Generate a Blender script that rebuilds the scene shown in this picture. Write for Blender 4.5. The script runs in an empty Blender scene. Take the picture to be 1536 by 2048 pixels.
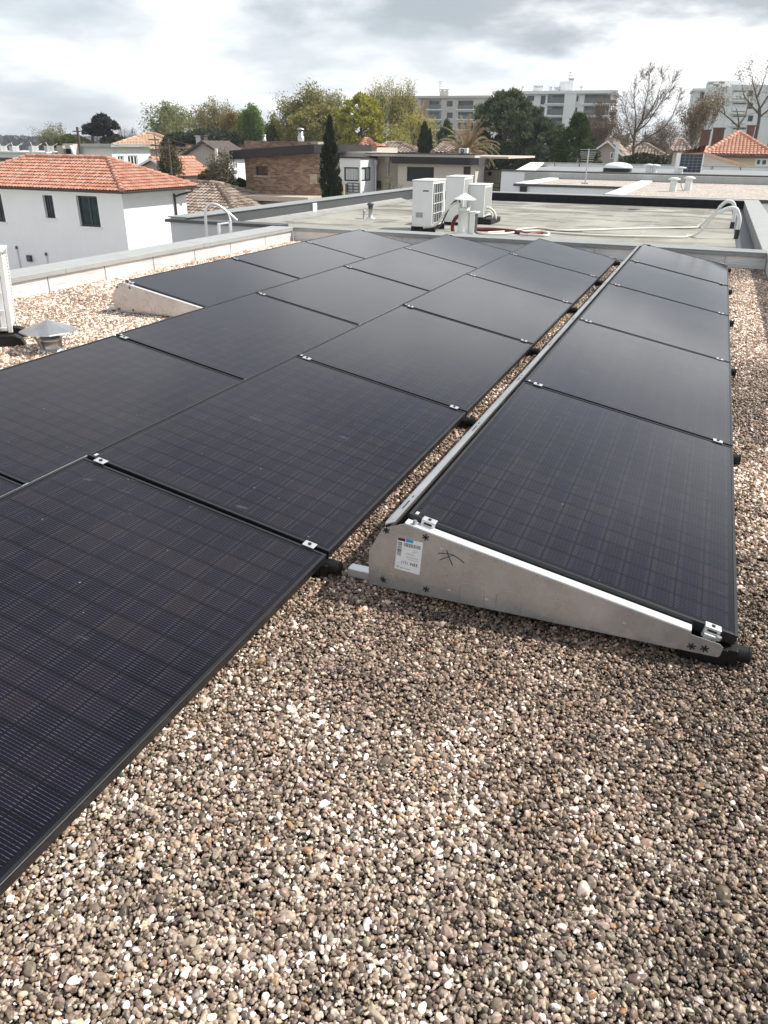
import bpy, math, random
import numpy as np
from mathutils import Vector, Matrix, noise as mnoise
from math import radians as rad, sin, cos, pi, sqrt

S = bpy.context.scene
COL = S.collection
rng = random.Random(7)
nrng = np.random.default_rng(11)
ZG = -6.0            # street level; z = 0 is the gravel on the roof

# ------------------------------------------------------------------ camera
F_PX, PITCH, YAW, ROLL, CAMH = 1503.03, rad(26.005), rad(21.905), rad(.7273), 1.41
_fwd = Vector((-sin(YAW)*cos(PITCH), cos(YAW)*cos(PITCH), -sin(PITCH)))
_right = Vector((cos(YAW), sin(YAW), 0)); _up = _right.cross(_fwd)
_r2 = _right*cos(ROLL) + _up*sin(ROLL); _u2 = -_right*sin(ROLL) + _up*cos(ROLL)
CAM = Vector((0, 0, CAMH))
cd = bpy.data.cameras.new('camera'); co = bpy.data.objects.new('camera', cd); COL.objects.link(co)
M3 = Matrix((_r2, _u2, -_fwd)).transposed()
co.matrix_world = Matrix.Translation(CAM) @ M3.to_4x4()
cd.sensor_fit = 'VERTICAL'; cd.sensor_height = 24.0; cd.lens = F_PX/2048*24.0
cd.clip_start = .05; cd.clip_end = 6000
S.camera = co

def ray(x, y): return _fwd + _r2*((x-768)/F_PX) + _u2*((1024-y)/F_PX)
def atz(x, y, z): d = ray(x, y); return CAM + d*((z-CAMH)/d.z)
def aty(x, y, Y): d = ray(x, y); return CAM + d*(Y/d.y)
def atx(x, y, X): d = ray(x, y); return CAM + d*(X/d.x)
def atd(x, y, D): d = ray(x, y); return CAM + d*(D/math.hypot(d.x, d.y))

# ------------------------------------------------------------------ scene objects
ROOTM = {}
def tag(o, label=None, cat=None, group=None, kind=None):
    if label: o['label'] = label
    if cat: o['category'] = cat
    if group: o['group'] = group
    if kind: o['kind'] = kind
    return o
def thing(name, label, cat, loc=(0, 0, 0), rotz=0, group=None):
    o = bpy.data.objects.new(name, None); COL.objects.link(o)
    o.empty_display_size = .1
    m = Matrix.Translation(Vector(loc)) @ Matrix.Rotation(rotz, 4, 'Z')
    o.location = loc; o.rotation_euler = (0, 0, rotz)
    ROOTM[o.name] = m
    return tag(o, label, cat, group)
def root_of(o):
    while o.parent: o = o.parent
    return o

class MB:
    """collects faces in WORLD coordinates; build() links them as one mesh"""
    def __init__(s): s.v = []; s.f = []; s.sm = []
    def add(s, vs, fs, smooth=False):
        n = len(s.v); s.v += [tuple(p) for p in vs]
        for f in fs: s.f.append(tuple(i+n for i in f)); s.sm.append(smooth)
        return s
    def quad(s, a, b, c, d): return s.add([a, b, c, d], [(0, 1, 2, 3)])
    def poly(s, pts): return s.add(pts, [tuple(range(len(pts)))])
    def box(s, x0, x1, y0, y1, z0, z1):
        if x0 > x1: x0, x1 = x1, x0
        if y0 > y1: y0, y1 = y1, y0
        if z0 > z1: z0, z1 = z1, z0
        v = [(x, y, z) for z in (z0, z1) for y in (y0, y1) for x in (x0, x1)]
        return s.add(v, [(0, 2, 3, 1), (4, 5, 7, 6), (0, 1, 5, 4), (2, 6, 7, 3), (0, 4, 6, 2), (1, 3, 7, 5)])
    def xbox(s, M, a, b):
        x0, y0, z0 = a; x1, y1, z1 = b
        v = [M @ Vector((x, y, z)) for z in (z0, z1) for y in (y0, y1) for x in (x0, x1)]
        return s.add(v, [(0, 2, 3, 1), (4, 5, 7, 6), (0, 1, 5, 4), (2, 6, 7, 3), (0, 4, 6, 2), (1, 3, 7, 5)])
    def prism(s, pts, off):
        """extrude a polygon by the vector off"""
        n = len(pts); pts = [Vector(p) for p in pts]; off = Vector(off)
        v = pts + [p+off for p in pts]
        f = [tuple(range(n-1, -1, -1)), tuple(range(n, 2*n))]
        f += [(i, (i+1) % n, n+(i+1) % n, n+i) for i in range(n)]
        return s.add(v, f)
    def cyl(s, p, q, r0, r1=None, n=12, cap=True, smooth=True):
        p = Vector(p); q = Vector(q); r1 = r0 if r1 is None else r1
        d = (q-p).normalized(); a = d.orthogonal().normalized(); b = d.cross(a)
        v = []
        for c, r in ((p, r0), (q, r1)):
            v += [c+(a*cos(2*pi*i/n)+b*sin(2*pi*i/n))*r for i in range(n)]
        s.add(v, [(i, (i+1) % n, n+(i+1) % n, n+i) for i in range(n)], smooth)
        if cap:
            if r0 > 1e-5: s.add(v[:n], [tuple(range(n-1, -1, -1))])
            if r1 > 1e-5: s.add(v[n:], [tuple(range(n))])
        return s
    def lathe(s, c, prof, n=24, smooth=True):
        """prof: list of (radius, z) about the vertical through c"""
        v = []
        for r, z in prof:
            v += [(c[0]+r*cos(2*pi*i/n), c[1]+r*sin(2*pi*i/n), c[2]+z) for i in range(n)]
        f = []
        for k in range(len(prof)-1):
            f += [(k*n+i, k*n+(i+1) % n, (k+1)*n+(i+1) % n, (k+1)*n+i) for i in range(n)]
        return s.add(v, f, smooth)
    def tube(s, pts, r, n=8, sub=6, cap=True):
        pts = [Vector(p) for p in pts]
        if sub > 1 and len(pts) > 2:
            P = [pts[0]*2-pts[1]]+pts+[pts[-1]*2-pts[-2]]; out = []
            for i in range(1, len(P)-2):
                for k in range(sub):
                    t = k/sub; a, b, c, d = P[i-1:i+3]
                    out.append(.5*((2*b)+(c-a)*t+(2*a-5*b+4*c-d)*t*t+(3*b-a-3*c+d)*t**3))
            out.append(pts[-1]); pts = out
        m = len(pts); v = []
        a = None
        for i, p in enumerate(pts):
            d = (pts[min(i+1, m-1)]-pts[max(i-1, 0)]).normalized()
            a = d.orthogonal().normalized() if a is None else (a-d*a.dot(d)).normalized()
            b = d.cross(a); rr = r[i*(len(r)-1)//max(1, m-1)] if isinstance(r, (list, tuple)) else r
            v += [p+(a*cos(2*pi*k/n)+b*sin(2*pi*k/n))*rr for k in range(n)]
        f = [(i*n+k, i*n+(k+1) % n, (i+1)*n+(k+1) % n, (i+1)*n+k) for i in range(m-1) for k in range(n)]
        s.add(v, f, True)
        if cap: s.add(v[:n], [tuple(range(n-1, -1, -1))]); s.add(v[-n:], [tuple(range(n))])
        return s
    def build(s, name, mat, parent=None, bevel=0):
        me = bpy.data.meshes.new(name)
        v = s.v
        if parent is not None:
            inv = ROOTM[root_of(parent).name].inverted()
            v = [inv @ Vector(p) for p in v]
        me.from_pydata([tuple(p) for p in v], [], s.f)
        me.polygons.foreach_set('use_smooth', s.sm)
        me.materials.append(mat); me.update()
        o = bpy.data.objects.new(name, me); COL.objects.link(o)
        if parent is not None: o.parent = parent
        if bevel:
            b = o.modifiers.new('bevel', 'BEVEL'); b.width = bevel; b.segments = 2; b.limit_method = 'ANGLE'
            b.angle_limit = rad(40)
        return o

def np_mesh(name, V, Fq, mat, parent=None, smooth=False, color=None):
    """fast quad (or tri) mesh from numpy arrays in WORLD coordinates"""
    V = np.asarray(V, np.float32); Fq = np.asarray(Fq, np.int32)
    if parent is not None:
        m = np.array(ROOTM[root_of(parent).name].inverted()); V = V@m[:3, :3].T+m[:3, 3]
    me = bpy.data.meshes.new(name); k = Fq.shape[1]
    me.vertices.add(len(V)); me.vertices.foreach_set('co', V.astype(np.float32).ravel())
    me.loops.add(Fq.size); me.loops.foreach_set('vertex_index', Fq.ravel())
    me.polygons.add(len(Fq)); me.polygons.foreach_set('loop_start', np.arange(0, Fq.size, k, dtype=np.int32))
    me.polygons.foreach_set('use_smooth', np.full(len(Fq), smooth))
    me.update(calc_edges=True); me.validate()
    me.materials.append(mat)
    o = bpy.data.objects.new(name, me); COL.objects.link(o)
    if parent is not None: o.parent = parent
    return o

def copy_tree(o, parent=None):
    c = o.copy(); COL.objects.link(c); c.parent = parent
    for ch in [x for x in S.objects if x.parent == o]: copy_tree(ch, c)
    return c

# ------------------------------------------------------------------ materials
def nd(nt, typ, **kw):
    n = nt.nodes.new(typ)
    for k, v in kw.items():
        if k.startswith('i_'):
            key = k[2:]; n.inputs[int(key) if key.isdigit() else key].default_value = v
        else: setattr(n, k, v)
    return n
def base_mat(name):
    m = bpy.data.materials.new(name); m.use_nodes = True; nt = m.node_tree; nt.nodes.clear()
    out = nd(nt, 'ShaderNodeOutputMaterial'); b = nd(nt, 'ShaderNodeBsdfPrincipled')
    nt.links.new(b.outputs[0], out.inputs[0])
    return m, nt, b, out
def ramp(nt, fac, stops):
    r = nd(nt, 'ShaderNodeValToRGB')
    els = r.color_ramp.elements
    while len(els) < len(stops): els.new(.5)
    for e, (p, c) in zip(els, stops): e.position = p; e.color = (*c, 1) if len(c) == 3 else c
    nt.links.new(fac, r.inputs[0]); return r.outputs[0]
def mixc(nt, fac, a, b, mode='MIX'):
    m = nd(nt, 'ShaderNodeMix', data_type='RGBA', blend_type=mode)
    for s, v in ((m.inputs[0], fac), (m.inputs[6], a), (m.inputs[7], b)):
        if hasattr(v, 'is_output'): nt.links.new(v, s)
        elif isinstance(v, (int, float)): s.default_value = v
        else: s.default_value = (*v, 1) if len(v) == 3 else v
    return m.outputs[2]
def math_(nt, op, a, b=None, c=None, clamp=False):
    m = nd(nt, 'ShaderNodeMath', operation=op); m.use_clamp = clamp
    for s, v in zip(m.inputs, (a, b, c)):
        if v is None: continue
        if hasattr(v, 'is_output'): nt.links.new(v, s)
        else: s.default_value = v
    return m.outputs[0]
def wpos(nt): return nd(nt, 'ShaderNodeNewGeometry').outputs['Position']
def opos(nt): return nd(nt, 'ShaderNodeTexCoord').outputs['Object']
def noise_(nt, vec, scale, detail=4, rough=.55, stretch=None):
    n = nd(nt, 'ShaderNodeTexNoise'); n.inputs['Scale'].default_value = scale
    n.inputs['Detail'].default_value = detail; n.inputs['Roughness'].default_value = rough
    if stretch:
        mp = nd(nt, 'ShaderNodeMapping'); mp.inputs['Scale'].default_value = stretch
        nt.links.new(vec, mp.inputs[0]); vec = mp.outputs[0]
    nt.links.new(vec, n.inputs['Vector']); return n.outputs[0]
def bump_(nt, b, h, strength=.3, dist=.01):
    n = nd(nt, 'ShaderNodeBump'); n.inputs['Strength'].default_value = strength
    n.inputs['Distance'].default_value = dist; nt.links.new(h, n.inputs['Height'])
    nt.links.new(n.outputs[0], b.inputs['Normal'])
def lerp3(c, k): return tuple(max(0, min(1, x*k)) for x in c)

def mat(name, c, rough=.6, metal=0, var=.12, scale=3, streak=0, bump=0, bscale=60, spec=.5, dirt=None):
    """painted / plain surface: soft mottling, optional vertical streaks and dirt"""
    m, nt, b, out = base_mat(name); p = wpos(nt)
    f = noise_(nt, p, scale, 6, .6)
    colr = ramp(nt, f, [(.25, lerp3(c, 1-var)), (.75, lerp3(c, 1+var))])
    if streak:
        st = noise_(nt, p, 1, 5, .6, (6, 6, .35))
        k = math_(nt, 'MULTIPLY', ramp(nt, st, [(.45, (0, 0, 0)), (.75, (1, 1, 1))]), streak)
        colr = mixc(nt, k, colr, lerp3(dirt or c, .45))
    nt.links.new(colr, b.inputs['Base Color'])
    b.inputs['Roughness'].default_value = rough; b.inputs['Metallic'].default_value = metal
    b.inputs['Specular IOR Level'].default_value = spec
    if bump: bump_(nt, b, noise_(nt, p, bscale, 4), bump, .02)
    return m
def glass_mat(name, c, rough=.05):
    m, nt, b, out = base_mat(name)
    b.inputs['Base Color'].default_value = (*c, 1); b.inputs['Roughness'].default_value = rough
    b.inputs['Specular IOR Level'].default_value = .6
    return m
def leaf_mat(name, c0, c1, trans=.35):
    m, nt, b, out = base_mat(name)
    g = nd(nt, 'ShaderNodeNewGeometry')
    c = ramp(nt, g.outputs['Random Per Island'], [(0, c0), (1, c1)])
    nt.links.new(c, b.inputs['Base Color']); b.inputs['Roughness'].default_value = .7
    b.inputs['Specular IOR Level'].default_value = .25
    t = nd(nt, 'ShaderNodeBsdfTranslucent'); nt.links.new(c, t.inputs[0])
    mx = nd(nt, 'ShaderNodeMixShader'); mx.inputs[0].default_value = trans
    nt.links.new(b.outputs[0], mx.inputs[1]); nt.links.new(t.outputs[0], mx.inputs[2])
    nt.links.new(mx.outputs[0], out.inputs[0]); return m
def tile_mat(name, cols, moss=.0):
    m, nt, b, out = base_mat(name)
    g = nd(nt, 'ShaderNodeNewGeometry'); p = g.outputs['Position']
    n = len(cols); c = ramp(nt, g.outputs['Random Per Island'], [(i/(n-1), k) for i, k in enumerate(cols)])
    f = noise_(nt, p, 1.6, 5, .65)
    c = mixc(nt, math_(nt, 'MULTIPLY', ramp(nt, f, [(.45, (0, 0, 0)), (.75, (1, 1, 1))]), .28+moss), c, lerp3(cols[0], .55))
    f2 = noise_(nt, p, 14, 4)
    c = mixc(nt, .35, c, ramp(nt, f2, [(.3, (.25, .25, .25)), (.7, (.75, .75, .75))]), 'OVERLAY')
    nt.links.new(c, b.inputs['Base Color']); b.inputs['Roughness'].default_value = .85
    b.inputs['Specular IOR Level'].default_value = .25
    return m
def galv_mat(name, c=(.5, .52, .53), rough=.38, metal=.85):
    m, nt, b, out = base_mat(name); p = opos(nt)
    v = nd(nt, 'ShaderNodeTexVoronoi'); v.inputs['Scale'].default_value = 90; nt.links.new(p, v.inputs['Vector'])
    f = noise_(nt, p, 5, 5, .6)
    c1 = ramp(nt, f, [(.3, lerp3(c, .82)), (.7, lerp3(c, 1.12))])
    c2 = mixc(nt, .07, c1, v.outputs['Color'], 'OVERLAY')
    hs = nd(nt, 'ShaderNodeHueSaturation'); hs.inputs['Saturation'].default_value = .25
    nt.links.new(c2, hs.inputs['Color']); nt.links.new(hs.outputs[0], b.inputs['Base Color'])
    b.inputs['Metallic'].default_value = metal
    nt.links.new(math_(nt, 'MULTIPLY_ADD', f, .25, rough-.12), b.inputs['Roughness'])
    return m

def panel_mat():
    """black module laminate: 12 x 10 half cells, fine wires, brighter wire pads, dust film under AR glass"""
    m, nt, b, out = base_mat('solar_laminate'); o = opos(nt)
    sx = nd(nt, 'ShaderNodeSeparateXYZ'); nt.links.new(o, sx.inputs[0]); X, Y = sx.outputs[0], sx.outputs[1]
    cw, cl = (PW-.05)/12, (PL-.05)/18
    u = math_(nt, 'DIVIDE', math_(nt, 'ADD', X, (PW-.05)/2), cw)
    v = math_(nt, 'DIVIDE', math_(nt, 'SUBTRACT', Y, .025), cl)
    fu, fv = math_(nt, 'FRACT', u), math_(nt, 'FRACT', v)
    cb = nd(nt, 'ShaderNodeCombineXYZ'); nt.links.new(math_(nt, 'FLOOR', u), cb.inputs[0]); nt.links.new(math_(nt, 'FLOOR', v), cb.inputs[1])
    oi = nd(nt, 'ShaderNodeObjectInfo'); nt.links.new(math_(nt, 'MULTIPLY', oi.outputs['Random'], 50), cb.inputs[2])
    wn = nd(nt, 'ShaderNodeTexWhiteNoise', noise_dimensions='3D'); nt.links.new(cb.outputs[0], wn.inputs['Vector'])
    cell = ramp(nt, wn.outputs['Value'], [(0, (.0020, .0017, .0062)), (.55, (.0038, .0031, .0084)), (1, (.0088, .0060, .0088))])
    # gaps between cells are plain black
    def near0(x, w): return math_(nt, 'LESS_THAN', math_(nt, 'MINIMUM', x, math_(nt, 'SUBTRACT', 1, x)), w)
    gap = math_(nt, 'MAXIMUM', near0(fu, .016), near0(fv, .050))
    cell = mixc(nt, gap, cell, (.003, .003, .004))
    # wires run along x (across the row): 13 per cell
    w = math_(nt, 'FRACT', math_(nt, 'MULTIPLY', fv, 10))
    wire = math_(nt, 'LESS_THAN', math_(nt, 'ABSOLUTE', math_(nt, 'SUBTRACT', w, .5)), .070)
    d = math_(nt, 'MINIMUM', fu, math_(nt, 'SUBTRACT', 1, fu))
    pad = math_(nt, 'MULTIPLY', math_(nt, 'LESS_THAN', d, .17), math_(nt, 'GREATER_THAN', d, .045))
    thick = math_(nt, 'LESS_THAN', math_(nt, 'ABSOLUTE', math_(nt, 'SUBTRACT', w, .5)), .105)
    seg = math_(nt, 'LESS_THAN', math_(nt, 'FRACT', math_(nt, 'MULTIPLY', fu, 7)), .5)
    wcol = mixc(nt, seg, (.040, .038, .048), (.074, .070, .080))
    inside = math_(nt, 'MULTIPLY', math_(nt, 'MULTIPLY', math_(nt, 'GREATER_THAN', u, 0), math_(nt, 'LESS_THAN', u, 12)),
                   math_(nt, 'MULTIPLY', math_(nt, 'GREATER_THAN', v, 0), math_(nt, 'LESS_THAN', v, 18)))
    c = mixc(nt, math_(nt, 'MULTIPLY', wire, .8), cell, wcol)
    c = mixc(nt, math_(nt, 'MULTIPLY', math_(nt, 'MULTIPLY', thick, pad), .8), c, (.066, .062, .070))
    c = mixc(nt, gap, c, (.002, .002, .003))
    c = mixc(nt, inside, (.005, .005, .006), c)
    # dust and dried drops
    wp = wpos(nt)
    film = ramp(nt, noise_(nt, wp, 1.7, 6, .65), [(.35, (0, 0, 0)), (.8, (1, 1, 1))])
    c = mixc(nt, math_(nt, 'MULTIPLY', film, .018), c, (.27, .25, .42))
    sm = ramp(nt, noise_(nt, wp, 6.5, 3, .5, (1, 2.2, 1)), [(.70, (0, 0, 0)), (.80, (1, 1, 1))])
    c = mixc(nt, math_(nt, 'MULTIPLY', sm, .085), c, (.45, .50, .62))
    dots = nd(nt, 'ShaderNodeTexVoronoi'); dots.inputs['Scale'].default_value = 9; nt.links.new(wp, dots.inputs['Vector'])
    dm = math_(nt, 'LESS_THAN', dots.outputs['Distance'], .028)
    c = mixc(nt, math_(nt, 'MULTIPLY', dm, .25), c, (.5, .5, .48))
    nt.links.new(c, b.inputs['Base Color'])
    b.inputs['IOR'].default_value = 1.34; b.inputs['Specular IOR Level'].default_value = .5
    rr = math_(nt, 'MULTIPLY_ADD', noise_(nt, wp, 2.3, 5, .6), .10, .05)
    nt.links.new(rr, b.inputs['Roughness'])
    return m

PW, PL, TILT, PIT = 1.078, 1.722, rad(10.946), 1.742
MT = dict(
    laminate=panel_mat(),
    black_alu=mat('black_anodised_frame', (.012, .0125, .015), .38, 0, .1, 20),
    black_rubber=mat('black_rubber', (.007, .007, .007), .5, 0, .2, 30, spec=.35),
    galv=galv_mat('galvanised_steel'),
    galv_hi=galv_mat('bright_galvanised_strip', (.50, .55, .58), .45, .75),
    plate=galv_mat('galvanised_plate', (.42, .455, .475), .28, .6),
    flange=mat('bright_flange', (.74, .76, .78), .4, .35, .05, 20),
    alu=mat('bare_aluminium', (.72, .73, .74), .38, .75, .06, 20),
    bolt=mat('zinc_bolt', (.45, .45, .46), .35, .9, .1, 40),
    hole=mat('dark_cutout', (.012, .012, .012), .8),
    sticker=mat('white_sticker', (.78, .79, .80), .45, 0, .02),
    ink=mat('black_ink', (.02, .02, .022), .5),
    ink_grey=mat('grey_print', (.33, .33, .35), .5),
    ink_red=mat('dark_red_print', (.055, .008, .014), .5),
    ink_blue=mat('cyan_print', (.02, .32, .68), .5),
    coping=mat('grey_coated_coping', (.40, .415, .40), .42, .15, .06, 2.5, streak=.25),
    coping_dark=mat('anthracite_trim', (.075, .08, .085), .5, .1, .1, 3),
    coping_mid=mat('grey_lower_coping', (.30, .315, .31), .45, .15, .08, 2.5, streak=.3),
    white_wall=mat('white_render', (.86, .865, .87), .85, 0, .03, 1.2, streak=.05, bump=.15, bscale=90),
    cream_wall=mat('cream_render', (.62, .57, .50), .85, 0, .05, 1.2, streak=.1, bump=.15, bscale=90),
    beige_wall=mat('beige_render', (.52, .45, .37), .85, 0, .06, 1.2, streak=.12),
    grey_wall=mat('pale_grey_render', (.58, .585, .59), .85, 0, .05, 1.5, streak=.15, bump=.2, bscale=90),
    dark_glass=glass_mat('dark_glass', (.02, .025, .03)),
    ac_white=mat('white_enamel', (.74, .75, .74), .35, 0, .03, 3, streak=.08),
    ac_dark=mat('dark_coil', (.045, .05, .055), .6, .2, .3, 40),
    ac_grey=mat('grey_perforated_sheet', (.33, .335, .33), .5, 0, .08, 25),
    bark=mat('bark', (.11, .085, .065), .9, 0, .3, 8),
    twig=mat('fine_twig', (.25, .21, .185), .9, 0, .2, 8),
    bark_pale=mat('pale_bark', (.17, .145, .125), .9, 0, .3, 8),
    wood_pole=mat('weathered_pole', (.10, .085, .075), .9, 0, .2, 5),
    pvc=mat('pale_insulated_pipe', (.72, .70, .62), .5, 0, .08, 8),
    red_hose=mat('red_corrugated_hose', (.15, .018, .026), .5, 0, .15, 12),
    lead=mat('dark_soaker', (.03, .03, .03), .6),
)

def flash_mat():
    """aluminium faced bitumen flashing: bright, finely ribbed along its length, weathered patches"""
    m, nt, b, out = base_mat('ribbed_flashing'); p = wpos(nt)
    f = noise_(nt, p, 2.2, 6, .65)
    c = ramp(nt, f, [(.3, (.60, .605, .605)), (.55, (.74, .745, .745)), (.8, (.82, .825, .83))])
    s = nd(nt, 'ShaderNodeSeparateXYZ'); nt.links.new(p, s.inputs[0])
    w = math_(nt, 'MULTIPLY_ADD', math_(nt, 'SINE', math_(nt, 'MULTIPLY', s.outputs[2], 330)), .5, .5)
    n2 = noise_(nt, p, 1, 5, .6, (2.5, 2.5, 60))
    c = mixc(nt, math_(nt, 'MULTIPLY', w, .10), c, (.42, .41, .39))
    c = mixc(nt, math_(nt, 'MULTIPLY', ramp(nt, n2, [(.52, (0, 0, 0)), (.72, (1, 1, 1))]), .5), c, (.33, .30, .27))
    nt.links.new(c, b.inputs['Base Color']); b.inputs['Roughness'].default_value = .5
    b.inputs['Metallic'].default_value = .15
    bump_(nt, b, math_(nt, 'ADD', w, noise_(nt, p, 9, 5)), .25, .005)
    return m
MT['flashing'] = flash_mat()

def membrane_mat():
    """old mineral roofing felt: greenish grey, sheet seams, rusty ponding marks"""
    m, nt, b, out = base_mat('mineral_felt'); p = wpos(nt)
    f = noise_(nt, p, .55, 7, .62, (1, .55, 1))
    c = ramp(nt, f, [(.30, (.19, .187, .165)), (.46, (.305, .30, .262)), (.62, (.385, .378, .33)), (.8, (.43, .42, .365))])
    f2 = noise_(nt, p, .9, 5, .6, (.5, 1.6, 1))
    c = mixc(nt, math_(nt, 'MULTIPLY', ramp(nt, f2, [(.54, (0, 0, 0)), (.64, (1, 1, 1))]), .6), c, (.165, .145, .115))
    c = mixc(nt, math_(nt, 'MULTIPLY', ramp(nt, noise_(nt, p, 1.4, 4), [(.66, (0, 0, 0)), (.78, (1, 1, 1))]), .4), c, (.46, .36, .24))
    s = nd(nt, 'ShaderNodeSeparateXYZ'); nt.links.new(p, s.inputs[0])
    far = nd(nt, 'ShaderNodeMapRange'); far.inputs['From Min'].default_value = 17; far.inputs['From Max'].default_value = 24; nt.links.new(s.outputs[1], far.inputs['Value'])
    pud = ramp(nt, math_(nt, 'ADD', noise_(nt, p, .8, 6, .62, (.7, 1.5, 1)), math_(nt, 'MULTIPLY', far.outputs[0], .13)), [(.57, (0, 0, 0)), (.62, (1, 1, 1))])
    c = mixc(nt, math_(nt, 'MULTIPLY', pud, .62), c, (.10, .092, .078))
    wob = math_(nt, 'MULTIPLY', noise_(nt, p, 1.3, 4), .35)
    fx = math_(nt, 'FRACT', math_(nt, 'DIVIDE', math_(nt, 'ADD', s.outputs[0], wob), 1.02))
    seam = math_(nt, 'LESS_THAN', fx, .022)
    seam2 = math_(nt, 'LESS_THAN', math_(nt, 'FRACT', math_(nt, 'DIVIDE', math_(nt, 'ADD', s.outputs[1], wob), 4.3)), .006)
    c = mixc(nt, math_(nt, 'MULTIPLY', math_(nt, 'MAXIMUM', seam, seam2), .22), c, (.50, .50, .45))
    nt.links.new(c, b.inputs['Base Color']); b.inputs['Roughness'].default_value = .8
    b.inputs['Specular IOR Level'].default_value = .3
    bump_(nt, b, noise_(nt, p, 2.2, 6), .25, .03)
    return m
MT['membrane'] = membrane_mat()
MT['upstand'] = mat('dark_bitumen_upstand', (.020, .020, .024), .9, 0, .25, 2, streak=.3, dirt=(.12, .12, .12), bump=.3, bscale=5, spec=.15)
MT['upstand_pale'] = mat('pale_wrinkled_felt', (.30, .30, .285), .7, 0, .15, 2, streak=.3, bump=.5, bscale=4)
# ================================================================== the near roof
ROWX = [-.765, -2.125, -3.447, -4.804]; ROWZ = [.100, .092, .086, .086]
ROWK = [(0, 5), (-1, 5), (-1, 5), (2, 5)]          # panel index range, in pitches from Y0
Y0 = 2.128
HX, HZ = PW*cos(TILT), PW*sin(TILT)
ROWNAME = ['rightmost row beside the gravel strip', 'second row from the right', 'third row from the right', 'leftmost row of three']
ORD = ['nearest', 'second', 'third', 'fourth', 'fifth', 'farthest']

def slope_matrix(xh, y, ztop):
    """local x runs down the slope from the middle, z out of the glass, origin at the top middle"""
    return Matrix.Translation((xh+HX/2, y, ztop+HZ/2)) @ Matrix.Rotation(TILT, 4, 'Y')

def make_panel():
    root = thing('solar_panel', 'x', 'solar panel', (0, 0, 0), 0, 'black solar panels on the gravel roof')
    w, l, t, lip = PW/2, PL, .035, .011
    f = MB()
    f.box(-w, -w+lip, 0, l, -t, 0); f.box(w-lip, w, 0, l, -t, 0)
    f.box(-w+lip, w-lip, 0, lip, -t, 0); f.box(-w+lip, w-lip, l-lip, l, -t, 0)
    f.build('frame', MT['black_alu'], root, .0012)
    g = MB(); g.box(-w+lip, w-lip, lip, l-lip, -.008, -.0025); g.build('glass', MT['laminate'], root)
    s = MB()
    for k in range(3): s.box(-w+.017+k*.004, -w+.019+k*.004, .016, .036, -.0025, -.0021)
    s.build('serial_mark', MT['sticker'], root)
    return root
proto = make_panel(); first = True
for r in range(4):
    k0, k1 = ROWK[r]
    n = k1-k0
    for i, k in enumerate(range(k0, k1)):
        o = proto if first else copy_tree(proto); first = False
        m = slope_matrix(ROWX[r], Y0+k*PIT, ROWZ[r])
        jit = Matrix.Rotation(rad(rng.uniform(-.10, .10)), 4, 'X') @ Matrix.Rotation(rad(rng.uniform(-.10, .10)), 4, 'Y')
        o.matrix_world = m @ jit
        word = ORD[i] if i < n-1 else 'farthest'
        o['label'] = '%s black solar panel from the camera in the %s' % (word, ROWNAME[r])

def star(mb, c, r, Mx):
    """six-armed stamped cut-out lying in the xz plane at c"""
    for k in range(3):
        a = pi*k/3+.35
        d = Vector((cos(a), 0, sin(a))); p = Vector((-sin(a), 0, cos(a)))
        q = [c+d*r+p*r*.17, c-d*r+p*r*.17, c-d*r-p*r*.17, c+d*r-p*r*.17]
        q = [v+Vector((0, -.0004*k, 0)) for v in q]
        mb.prism(q, (0, .0004, 0))

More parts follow.
